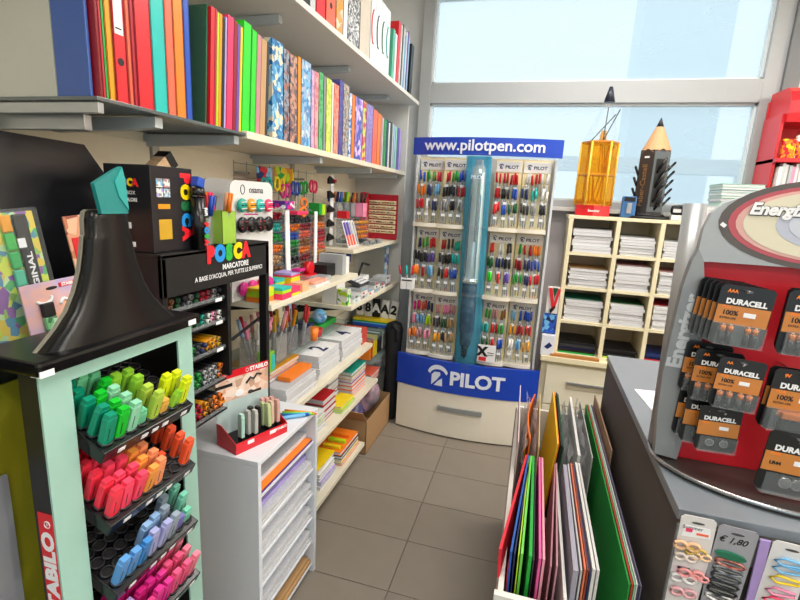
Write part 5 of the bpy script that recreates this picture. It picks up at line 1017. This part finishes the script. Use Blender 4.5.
for r in range(4): hl(1, 4, r, cl['peach'], 'peach')
hl(1, 5, 1, cl['orange red'], 'orange red', lift=-.03, roll=12)
for r in range(5): hl(1, 7, r, cl['orange red'], 'orange red')
for c, cn in ((0, 'sky blue'), (1, 'sky blue'), (2, 'bright blue'), (3, 'lilac blue'), (4, 'lilac blue'), (5, 'grey blue'), (6, 'violet'), (7, 'pale turquoise')): hl(2, c, 0, cl[cn], cn, lift=-.03 if c > 5 else 0)
for c, cn in ((3, 'powder blue'), (4, 'powder blue'), (5, 'grey blue'), (7, 'pale turquoise')): hl(2, c, 1, cl[cn], cn)
hl(2, 6, 2, cl['grey blue'], 'grey blue', lift=-.01); hl(2, 7, 2, cl['pale turquoise'], 'pale turquoise')
for c in range(8):
    for r in range(4 if c else 3):
        cn = 'light violet' if c == 1 and r < 2 else 'plum' if c == 0 else 'magenta' if c < 3 or r > 2 else 'fuchsia' if c < 5 else 'rose pink' if c < 7 else 'light rose'
        hl(3, c, r, cl[cn], cn)
# ---- black display to the left of it, olive side
t = thing('black_display', 'black counter display with olive yellow panel left of highlighter stand', 'display stand', (-1.0, .3, 0)); ol = mat('#86840c', .55, noise=.05, scale=4)
G().box(-1.22, -.845, -.15, .42, 0, 1.19, BLK, bev=.002).part('body', t)
G().box(-.83, -.825, .33, .60, 0, 1.215, ol).part('olive_panel', t, 'olive yellow front panel')
G().box(-.822, -.816, .20, .515, 0, 1.06, mat('#8c8f96', .45, noise=.04)).part('grey_panel', t)
G().box(-1.22, -.835, -.15, .60, 1.195, 1.212, BLK, bev=.004).part('tray_top', t); G().box(-.845, -.832, -.15, .60, 1.2125, 1.258, BLK, bev=.003).part('front_lip', t)
for x in (-1.2, -.95): G().box(x, x+.02, .60, .95, 1.196, 1.212, BLK).part('support', t)
t = thing('header_board', 'tall matt black board standing behind the patterned pen sets', 'display board', (-1.12, .4, 1.2125))
Mb = T(-1.12, 0, 1.25) @ RY(-6)
G().prism([(-.2, -.035), (1.12, -.035), (1.07, .32), (1.015, .40), (-.2, .435)], 'x', -.008, 0, mat('#17181d', .3, noise=.1, scale=4), Mb).part('board', t)
def blister(lab, M, w, h, m, extra=None, name='pen_set_pack', cat='blister pack'):
    t = thing(name, lab, cat, M.translation); G().box(-.002, .002, 0, w, 0, h, m, M, bev=.001).part('card', t)
    if extra: extra(t, M)
    return t
def ex1(t, M):
    g = G()
    for k, c in enumerate(('amber', '#30b048', '#20a858', '#38b090', '#60b8d0', '#8868b8')): g.box(.003, .010, .115, .147, .225-.038*k, .26-.038*k, mat(c, .3), M, bev=.003)
    g.part('cap_column', t)
    G().box(.003, .009, .155, .20, .03, .26, BLK, M, bev=.004).part('black_sleeve', t)
    g = G(); put(g, 'ORIGINAL', .026, PAPERW, M @ T(.0095, .178, .12) @ FX @ RZ(90), bold=.03); put(g, 'ARTY', .026, mat('red'), M @ T(.0095, .178, .05) @ FX @ RZ(90), bold=.04)
    g.box(.003, .005, .0, .032, .15, .26, mat('#dc1c28'), M); put(g, 'STABILO', .022, PAPERW, M @ T(.0055, .017, .205) @ FX @ RZ(90), bold=.05); g.box(.0092, .0105, .15, .175, .19, .21, PAPERW, M @ RX(0)); g.part('lettering', t)
    G().box(-.004, .012, -.003, .235, -.004, .272, CLEAR, M).part('clear_sleeve', t)
blister('large green and purple patterned pen set standing against the black board', T(-1.0, .635, 1.222) @ RY(-6) @ RX(4) @ Matrix.Diagonal((1, .62, .97, 1)), .23, .265, mat('#8cb858', .35, kind='print', c2=('#c8d848', '#4888a8', '#48a868', '#8858a0', '#b8d8a0', '#d8c048'), scale=62), ex1)
def ex2(t, M):
    g = G(); g.box(.002, .0035, .095, .15, .135, .146, mat('#dc1c28'), M); put(g, 'STABILO', .011, PAPERW, M @ T(.0037, .1225, .1405) @ FX, bold=.05)
    g.prism(circ(.075, .137, .015, .004, 12), 'x', .002, .003, BLK, M); g.part('lettering', t)
    g = G(); g.tube([(.003, .10+.012*math.cos(R(a)), .085+.02*math.sin(R(a))) for a in range(-140, 180, 20)], .004, PAPERW, 5, False, M); g.tube([(.003, .05+.02*math.cos(R(a)), .115+.012*math.sin(R(a))) for a in range(200, 400, 20)], .004, PAPERW, 5, False, M); g.part('white_swirls', t)
    G().box(.002, .012, .035, .065, .07, .105, BLK, M, bev=.003).part('black_cap', t); G().box(.002, .012, .035, .065, .01, .07, mat('#78b880', .3, kind='print', c2=('#b8e0c0', '#407850'), scale=90), M, bev=.003).part('pale_green_tube', t)
blister('small peach and lilac card with white swirls in front of the large set', T(-.975, .695, 1.205) @ RY(-6) @ RX(3) @ Matrix.Diagonal((1, .86, .86, 1)), .155, .155, mat('#b8a8cc', .4, kind='mottle', c2='#f0b088', scale=9), ex2)
def ex3(t, M):
    g = G(); g.box(.002, .004, .008, .04, .05, .19, mat('#dc1c28'), M); put(g, 'STABILO', .024, PAPERW, M @ T(.0045, .025, .12) @ FX @ RZ(90), bold=.05); g.part('lettering', t)
blister('narrow orange-red pen set half hidden behind the giant cap', T(-1.0, .845, 1.235) @ RY(-6) @ RX(5) @ Matrix.Diagonal((1, 1, 1, 1)), .10, .24, mat('#c07858', .35, kind='print', c2=('#d89878', '#a05848', '#e0b898'), scale=30), ex3)
blister('pale pink card behind the right slope of giant cap', T(-.93, .905, 1.212) @ RX(10), .05, .12, mat('#d8a8b8', .4, kind='print', c2=('#f0e0e4', '#b06878'), scale=40), None)

# ================================================================ POSTER CARD RACK
t = thing('card_rack', 'low white divided rack full of coloured card sheets beside the grey counter', 'rack', (.17, 1.58, 0)); rw_ = mat('#e2e0da', .5, noise=.03); ro = mat('#7a6e66', .6, noise=.05)
G().box(.004, .018, 1.03, 2.16, .04, .62, rw_, bev=.001).box(-.001, .004, 1.03, 2.16, .04, .615, ro).part('side_wall', t)
G().box(.325, .338, 1.03, 2.16, .04, .60, rw_, bev=.001).part('side_wall', t)
G().box(.004, .338, 2.15, 2.164, .04, .625, rw_, bev=.001).part('end_wall', t); G().box(-.004, .13, 1.012, 1.03, .04, .622, rw_, bev=.002).part('end_wall', t); G().box(.13, .338, 1.012, 1.03, .04, .40, rw_, bev=.002).part('end_wall', t)
G().box(.004, .338, 1.03, 2.16, .03, .045, rw_).part('floor_board', t)
G().box(.158, .166, 1.03, 2.15, .045, .635, rw_, bev=.001).part('divider', t)
G().box(.018, .325, 1.60, 1.606, .045, .45, rw_).part('cross_board', t)
def sheet(lab, xn, xf, y0, y1, zt_, c, th=.003, xbn=None, xbf=None, n=1, m=None, name='card_sheet', zb=.05, bow=.0, grp='coloured card sheets'):
    xbn = xn if xbn is None else xbn; xbf = xf if xbf is None else xbf; vs = []; N = 6
    for i in range(N+1):
        f = i/N; y = y0+(y1-y0)*f; xt_ = xn+(xf-xn)*f+bow*math.sin(math.pi*f); xb_ = xbn+(xbf-xbn)*f
        vs += [(xb_, y, zb), (xt_, y, zt_), (xt_+th, y, zt_), (xb_+th, y, zb)]
    fs = [(4*i+a, 4*i+b, 4*i+4+b, 4*i+4+a) for i in range(N) for a, b in ((0, 1), (1, 2), (2, 3), (3, 0))]+[(0, 1, 2, 3), (4*N, 4*N+1, 4*N+2, 4*N+3)]
    G().add(vs, fs, m or mat(c, .6, noise=.03)).single(name, lab, 'card sheet', grp)
nf = 1.075, 1.575
sheet('red card sheet nearest the left wall of the rack', -.004, .050, *nf, .70, '#d81c30', .007, .022, .05)
sheet('crimson card sheet just inside the red one', .022, .062, *nf, .66, 'crimson', .003, .030, .055)
sheet('strong blue card sheet right of the red sheets', .024, .058, *nf, .70, '#1c58b0', .005, .036, .06)
sheet('navy card sheet behind the strong blue one', .034, .064, *nf, .695, 'navy', .003, .044, .066)
sheet('light green card sheet left of the emerald one', .050, .066, *nf, .70, '#70d050', .006, .054, .07)
sheet('pale lime card sheet between blue and light green', .044, .062, *nf, .695, 'lime', .003, .05, .066)
sheet('emerald green card sheet in near half of the rack', .070, .072, *nf, .70, '#18a838', .008, .068, .078)
sheet('dark grey card sheet between emerald and pink', .081, .083, *nf, .69, 'charcoal', .003)
sheet('bright pink card sheet in the near half of rack', .094, .094, *nf, .70, '#f060a8', .006)
sheet('pale pink card sheet right of the bright pink one', .103, .103, *nf, .70, '#eca0b0', .006)
sheet('dusky rose card sheet leaning on the white divider', .122, .148, *nf, .685, '#b07880', .004, .118, .14)
sheet('mauve card sheet behind the dusky rose one', .136, .152, *nf, .69, '#c08c98', .004, .134, .148)
sheet('lavender grey card sheet right of the white divider', .176, .176, *nf, .69, '#a8a4b4', .012)
sheet('pale grey card sheet beside the lavender one', .192, .190, *nf, .695, 'pale grey', .004)
sheet('salmon card sheet left of the brown one', .200, .198, *nf, .70, '#e07858', .004)
sheet('brown card sheet beside the salmon one', .206, .203, *nf, .70, '#8c3c24', .004)
sheet('navy card sheet beside the white boards', .212, .208, *nf, .695, 'navy', .003)
sheet('white foam board, left one of the pair', .218, .213, *nf, .705, '#e4e2de', .007)
sheet('white foam board, right one of the pair', .228, .222, *nf, .705, '#dcdad8', .006)
lf = 1.06, 2.12
sheet('large green card sheet reaching the full rack length', .296, .296, *lf, .70, '#109838', .004)
sheet('large brick red card sheet right of the green one', .302, .302, *lf, .702, '#c03c28', .004)
sheet('large mint card sheet right of the brick red one', .308, .308, *lf, .702, '#98d0a8', .003)
sheet('large white card sheet between mint and dark ones', .3125, .3125, *lf, .705, 'white', .0025)
sheet('large slate card sheet near the right rack wall', .3165, .3165, *lf, .702, '#484868', .003)
sheet('large grey violet card sheet at the right rack wall', .321, .321, *lf, .702, '#706880', .003)
ff = 1.62, 2.12
sheet('kraft brown board standing at far right of rack', .330, .330, 1.63, 2.14, .745, '#a8866c', .004, .327, .327)
sheet('thick white board in far half of the rack', .222, .226, 1.60, 2.13, .72, '#dededc', .009)
sheet('grey white card leaning against the large green sheet', .268, .268, 1.60, 2.10, .72, '#b8b8b4', .003, .262, .262)
sheet('yellow card sheet leaning in far half of the rack', .152, .152, *ff, .74, '#f0c810', .004, .10, .10)
sheet('orange card sheet right behind the yellow one', .157, .157, *ff, .738, 'orange', .003, .107, .107)
sheet('black card sheet right of the yellow one', .166, .166, *ff, .735, '#1c1c1e', .005, .115, .115)
sheet('dark green card sheet right of the black one', .173, .173, *ff, .73, 'dark green', .004, .125, .125)
sheet('pinkish white sheet standing highest at left rack wall', .020, .008, 1.58, 2.13, .74, '#e0c8c8', .003, .022, .022)
sheet('rolled orange card in clear film at far left of rack', .060, .074, 1.66, 2.10, .72, '#e07020', .005, .04, .05, bow=-.018)
sheet('amber card sheet under the orange one', .045, .055, 1.62, 2.10, .70, '#c08020', .003, .04, .05)
sheet('cream card behind the orange roll', .092, .098, 1.62, 2.12, .715, '#e0c890', .003, .085, .09)
film = mat('#d8d8dc', .12, clear=.62)
def film_sheet(lab, x, y0, y1, z0, z1, seed):
    rnd = random.Random(seed); N, K = 12, 10; vs = [(x+rnd.uniform(-.010, .010), y0+(y1-y0)*i/N, z0+(z1-z0)*k/K+(rnd.uniform(-.012, .012) if k == K else 0)) for i in range(N+1) for k in range(K+1)]
    fs = [(i*(K+1)+k, (i+1)*(K+1)+k, (i+1)*(K+1)+k+1, i*(K+1)+k+1) for i in range(N) for k in range(K)]
    G().add(vs, fs, film).single('plastic_film', lab, 'plastic film', 'crumpled films in the rack')
film_sheet('crumpled clear film around the orange card roll', .046, 1.60, 2.11, .42, .725, 1)
film_sheet('crumpled clear film between cream and yellow sheets', .084, 1.62, 2.1, .42, .715, 2)
film_sheet('crumpled clear film left of the thick white board', .200, 1.60, 2.1, .42, .725, 3)
film_sheet('crumpled clear film right of the thick white board', .248, 1.60, 2.1, .42, .735, 4)

# ================================================================ COUNTER
t = thing('counter', 'dark grey shop counter with light grey worktop on the right', 'counter', (.9, 1.5, 0)); cg = mat('#7f868e', .35, noise=.06, scale=5); cd = mat('#4c4543', .6, noise=.12, scale=10)
G().box(.348, 1.9, 1.005, 2.085, .925, .95, cg, bev=.002).part('worktop', t)
G().box(.352, .372, .99, 2.08, .0, .925, cd).part('side_panel', t); G().box(.372, 1.9, 2.06, 2.08, 0, .925, cd).part('rear_panel', t)
G().box(.372, 1.9, 1.0, 1.02, 0, .925, mat('#3c3836', .6)).part('front_panel', t)
G().box(.345, .352, .985, .992, 0, .925, mat('#7c8084', .4, .2)).part('corner_trim', t)
G().box(.366, 1.9, .992, 1.0, .86, .925, mat('#5c5c5e', .4, .1), bev=.002).part('hanging_rail', t)
g = G(); g.add([(.385, 1.70, .9505), (.56, 1.72, .9505), (.56, 1.48, .9505), (.415, 1.45, .9505)], [(0, 1, 2, 3)], PAPERW); g.add([(.385, 1.70, .9515), (.56, 1.72, .9515), (.56, 1.48, .9515), (.415, 1.45, .9515)], [(0, 1, 2, 3)], PAPERW); g.single('paper_sheet', 'white paper sheet lying on the counter behind battery display', 'paper')
# ---- battery display
t = thing('battery_display', 'silver and red battery display on the counter with oval emblem header', 'display stand', (.62, 1.22, .951)); sv = mat('#a4a6a8', .32, .35, noise=.03); svd = mat('#8f9294', .38, .2, noise=.03); rdm = mat('#c81424', .45, noise=.03)
g = G(); cxx, cyy = .63, 1.235
vs = [(cxx+.29*math.cos(R(a)), cyy+.185*math.sin(R(a))) for a in range(0, 360, 8)]; g.prism(vs, 'z', .9515, .962, mat('#3a3634', .35, noise=.1), None); g.part('base_plate', t)
G().tube([(cxx+.292*math.cos(R(a)), cyy+.187*math.sin(R(a)), .962) for a in range(0, 360, 8)], .005, mat('#b8babc', .15, .9), 8, True).part('chrome_rim', t)
G().box(.375, .95, 1.215, 1.235, .962, 1.46, rdm, bev=.003).part('red_panel', t)
G().prism([(.352, 1.446), (.38, 1.449), (.95, 1.452), (.95, 1.63), (.60, 1.635), (.52, 1.625), (.44, 1.602), (.388, 1.578), (.366, 1.556), (.356, 1.52)], 'y', 1.196, 1.214, mat('#a9abad', .4, .25, noise=.02)).part('header_board', t)
bx = bpy.data.objects['header_board'] if False else None
def oval(rx, rz, a0=0, a1=360, n=36): return circ(.60, 1.54, rx*.93, rz*1.08, n, a0, a1)
em = G()
for rx, rz, c, y in ((.235, .088, '#5c5450', 1.1955), (.215, .078, '#b8525c', 1.1950), (.200, .071, '#d8a8a0', 1.1945), (.185, .066, '#dcd4bc', 1.1940), (.12, .048, '#b8bccc', 1.1935), (.095, .038, '#c4c8d4', 1.193)):
    em.prism(oval(rx, rz), 'y', y, 1.1965, mat(c, .35, noise=.05, scale=12))
eo = em.part('oval_emblem', t, 'oval ring emblem in grey, pink and cream')
g = G(); put(g, 'Energizer', .034, PAPERW, T(.502, 1.1920, 1.568) @ FY, bold=.045, shear=.25, ext=.01); gg = G(); put(gg, 'Energizer', .034, BLK, T(.5025, 1.1924, 1.5675) @ FY, bold=.085, shear=.25, ext=.002)
gg.part('lettering_outline', eo); g.part('lettering', eo)
G().box(.386, .397, 1.1915, 1.1925, 1.528, 1.536, PAPERW, T(.39, 0, 1.532) @ RY(35) @ T(-.39, 0, -1.532)).part('price_ticket', t)
g = G(); g.cyl((.372, 1.27, .962), (.352, 1.27, 1.575), .032, .024, sv, 20); g.part('pillar', t)
blade = [(.352, 1.475), (.342, 1.45), (.332, 1.39), (.326, 1.28), (.322, 1.18), (.326, 1.08), (.336, .975), (.388, .965), (.396, 1.05), (.398, 1.15), (.394, 1.26), (.384, 1.36), (.366, 1.45)]
G().prism([(x-.363, z) for x, z in blade], 'y', -.008, .008, svd, T(.363, 1.2, 0) @ RZ(8)).part('side_blade', t)
g = G(); put(g, 'Energizer', .046, mat('#c4c8cc', .3), T(.352, 1.1895, 1.285) @ RZ(8) @ FY @ RZ(85), bold=.04, ext=.02); g.part('blade_lettering', t, 'vertical raised grey lettering')
# battery packs
orm = mat('#c47c38', .35, noise=.03); ogm = mat('#f08028', .35)
def packcore(kind):
    """front face at local y=0, hanging hole at top, width .118, height .148"""
    w, h = .118, .148; out = {}
    g = G(); g.prism([(-w/2, .012), (-w/2+.008, 0), (w/2-.008, 0), (w/2, .012), (w/2, h-.008), (w/2-.008, h), (-w/2+.008, h), (-w/2, h-.008)], 'y', 0, .0025, mat('#18181a', .3)); out['card'] = g
    g = G(); g.box(-w/2+.002, w/2-.002, -.0012, 0, .052, .098, orm); out['copper_band'] = g
    g = G(); put(g, 'DURACELL', .0175, PAPERW, T(.002 if kind != 'coin' else 0, -.0008, .108) @ FY, bold=.05, sx=1.02); put(g, 'PLUS', .009, ogm, T(-w/2+.022, -.0014, .094) @ FY, bold=.05)
    if kind not in ('coin', 'LR44'): put(g, '100%', .016, BLK, T(-w/2+.032, -.0016, .080) @ FY, bold=.03); put(g, 'EXTRA LIFE', .007, BLK, T(-w/2+.03, -.0016, .067) @ FY, bold=.02)
    put(g, {'AAA': 'AAA', 'AA': 'AA', '9V': '9V', 'coin': '', 'LR44': 'LR44'}[kind] or '.', .011, ogm if kind != 'LR44' else BLK, T(-w/2+.026, -.0016, .133 if kind != 'LR44' else .072) @ FY, bold=.05); out['lettering'] = g
    g = G(); g.box(.002, .028, -.0022, -.0014, .074, .085, PAPERW); out['price_ticket'] = g; g = G(); g.prism(circ(0, .136, .010, .0035, 10), 'y', -.0012, 0, mat('#5a5c60', .3)); out['hanging_hole'] = g
    g = G(); cu = mat('#d07838', .25, .5); bl = mat('#1c2024', .25)
    if kind in ('AAA', 'AA'):
        r = .0065 if kind == 'AAA' else .0080
        for x in ((-.036, -.020, .018, .034) if kind == 'AAA' else (-.040, -.016, .012, .034)):
            g.cyl((x, -.008, .006), (x, -.008, .036), r, r, bl, 12).cyl((x, -.008, .036), (x, -.008, .050), r, r*.96, cu, 12).cyl((x, -.008, .05), (x, -.008, .053), .003, .003, METAL, 8)
    elif kind == '9V': g.box(-.03, .03, -.018, 0, .006, .035, bl, bev=.003).box(-.03, .03, -.018, 0, .035, .05, cu, bev=.003)
    else:
        for x in ((-.018, .022) if kind == 'coin' else (-.004, .020)): g.cyl((x, -.005, .03), (x, 0, .03), .013, .013, mat('silver', .2, .9), 18).cyl((x, -.0055, .03), (x, -.005, .03), .010, .010, mat('#8a8c8e', .3, .9), 18)
    out['batteries'] = g
    g = G(); g.box(-w/2+.006, w/2-.006, -.019, -.0185, .003, .056, CLEAR).box(-w/2+.006, w/2-.006, -.0185, -.001, .003, .0035, CLEAR); out['clear_bubble'] = g
    return out
PK = {}
def bpack(kind, M, lab, grp, full=True, s=1.):
    if kind not in PK: PK[kind] = {n: g.mesh(n) for n, g in packcore(kind).items()}
    e = thing('battery_pack', lab, 'battery pack', (0, 0, 0), grp); e.matrix_world = M @ Matrix.Diagonal((s, s, s, 1))
    for n, me in PK[kind].items():
        if not full and n in ('price_ticket',): continue
        o = bpy.data.objects.new(n, me); COL.objects.link(o); o.parent = e
def hook(x, z, y0=1.214, y1=1.06):
    G().tube([(x, y0, z), (x, y1, z), (x, y1-.004, z+.004)], .0018, mat('#c8cacc', .2, .9), 6).part('hook', t)
sets = [('AAA', .434, 1.278, 6, 'top left', -.0065, 4, .88, 1.135), ('AAA', .563, 1.272, 3, 'top right', .004, 2, .92, 1.135), ('AA', .443, 1.145, 1, 'centre, foremost', 0, 4, .76, 1.11), ('9V', .560, 1.108, 2, 'centre right', -.004, 3, .92, 1.12), ('LR44', .566, .974, 1, 'bottom right', 0, 4, .95, 1.10), ('coin', .440, 1.028, 1, 'bottom left', 0, 0, .72, 1.14)]
nmx = {'AAA': 'AAA', 'AA': 'AA', '9V': '9V', 'LR44': 'LR44 button', 'coin': 'coin'}
for kind, x, z, n, pos, sh, roll, s_, yf in sets:
    for k in range(n):
        bpack(kind, T(x+sh*k, yf+.0125*k, z+.001*k) @ RY(roll) @ RZ(2), f'{nmx[kind]} battery blister pack, {"front one" if k == 0 else ORD[k]+" back"} hanging {pos} on red panel', f'{nmx[kind]} packs {pos}', True, s_)
    hook(x, z+.137*s_, y1=yf-.02)
for x, z, yv, nn, kd in ((.418, 1.140, 1.155, 'second', 'AA'), (.405, 1.148, 1.185, 'third', 'AA'), (.420, 1.03, 1.165, 'second', 'coin'), (.410, 1.035, 1.188, 'third', 'coin')):
    bpack(kd, T(x, yv, z) @ RY(2), f'{nmx[kd]} battery pack partly hidden at left, {nn} one back', f'{nmx[kd]} packs behind at left', True, .8)
# ---- hair accessory cards hanging on the counter front
def hcard(lab, x0, x1, z1, z0, c, y, roll=6, hdr=None):
    M = T((x0+x1)/2, y, z1) @ RY(roll); w = (x1-x0)/2; t = thing('hair_clip_card', lab, 'hair clip card', ((x0+x1)/2, y, z1), 'hair accessory cards')
    G().prism([(-w, z0-z1), (w, z0-z1), (w, -.006), (w-.006, 0), (-w+.006, 0), (-w, -.006)], 'y', -.001, .001, mat(c, .4), M).part('card', t)
    G().prism(circ(0, -.014, .012, .0025, 12), 'y', -.0018, -.0008, mat('#4a4a4c', .4), M).part('hanging_hole', t)
    return t, M
def clip(t, M, z, c, w=.034, x=0, tilt=4, nm='hair_clip', c2=None):
    g = G(); Mc = M @ T(x, -.005, z) @ RY(tilt); g.tube([(w*math.cos(R(a)), 0, .007*math.sin(R(a))) for a in range(0, 360, 24)], .0028, mat(c, .3, c2=c2, kind='mottle', scale=60) if c2 else mat(c, .3), 6, True, Mc)
    g.box(-w*.8, w*.8, -.001, .001, -.0012, .0012, METAL, Mc); return g.part(nm, t)
tc_, M = hcard('white card with pastel bow hair ties, leftmost on counter front', .348, .412, .952, .60, '#dad6d6', .985, roll=0)
g = G(); g.prism([(-.026, -.048), (.026, -.044), (.024, -.022), (-.022, -.022)], 'y', -.0016, -.001, PAPERW, M); g.box(-.02, -.008, -.0022, -.0016, -.036, -.028, mat('hot pink'), M); g.box(.0, .022, -.0022, -.0016, -.040, -.035, mat('coral'), M); put(g, 'Summer', .011, mat('charcoal'), M @ T(-.008, -.002, -.026) @ FY); g.part('printed_label', tc_)
def bow(t, M, x, z, c, s=1., nm='bow'):
    g = G()
    for sg in (-1, 1): g.tube([(x+sg*s*(.012-.011*math.cos(R(a))), -.007, z+s*.008*math.sin(R(a))) for a in range(0, 360, 30)], .0035*s, mat(c, .5), 6, True, M)
    g.box(x-.003, x+.003, -.011, -.003, z-.004, z+.004, mat(c, .5), M, bev=.0015); g.part(nm, t)
bow(tc_, M, -.014, -.066, '#e8b890', 1.0); bow(tc_, M, .003, -.075, '#c8a848', .8); bow(tc_, M, .014, -.084, '#ecc4a0', .8); bow(tc_, M, -.012, -.092, '#e8d8d0', .9)
bow(tc_, M, .003, -.128, '#e89898', 1.0); bow(tc_, M, .020, -.134, '#f0a0a0', .7); bow(tc_, M, -.008, -.142, '#dedede', 1.0); bow(tc_, M, -.004, -.175, '#e0a8b0', 1.0)
G().prism([(-.028, -.155), (-.006, -.155), (-.006, -.115), (-.028, -.118)], 'y', -.0025, -.0012, mat('#e4ccd4', .4), M).part('ribbon_card', tc_)
G().box(-.022, .0, -.006, -.003, -.122, -.118, BLK, M @ RY(0)).part('hair_pin', tc_)
tc_, M = hcard('grey card with green, red and black snap clips priced 1,80', .417, .487, .945, .60, '#9a9aa2', .985, roll=3)
g = G(); put(g, '€ 1,80', .019, BLK, M @ T(-.004, -.0015, -.030) @ FY, bold=.01, shear=.3); g.part('handwritten_price', tc_)
g = G(); g.prism(circ(0, -.062, .028, .0075, 16), 'y', -.008, -.002, mat('#1c6c50', .35), M @ RY(3)); g.part('green_clip', tc_, 'solid green clip')
for k, (c, c2) in enumerate((('#8c3830', '#d08878'), ('#30343c', '#8c9098'), ('#26282e', '#606468'), ('#1a1c20', None), ('#101014', None), ('#e8e8e8', '#18181a'))): clip(tc_, M, -.080-.0165*k, c, .027, 0, 4, 'snap_clip', c2)
G().box(.491, .509, .985, .990, .55, .93, mat('#a890cc', .5), bev=.001).single('purple_card', 'purple card strip between the hanging hair clip cards', 'card')
tc_, M = hcard('white card with blue, yellow and pink triangle clips, rightmost', .512, .58, .935, .60, '#dcdadc', .985, roll=3)
def tri(z, c):
    g = G(); g.tube([(-.024, -.005, z), (-.01, -.005, z+.008), (.026, -.005, z+.004), (.026, -.005, z-.004), (-.01, -.005, z-.008)], .0024, mat(c, .3), 6, True, M); g.part('snap_clip', tc_, None)
for z, c in ((-.040, 'sky'), (-.056, 'sky'), (-.080, 'yellow'), (-.108, 'pink'), (-.130, 'hot pink'), (-.150, 'crimson')): tri(z, c)
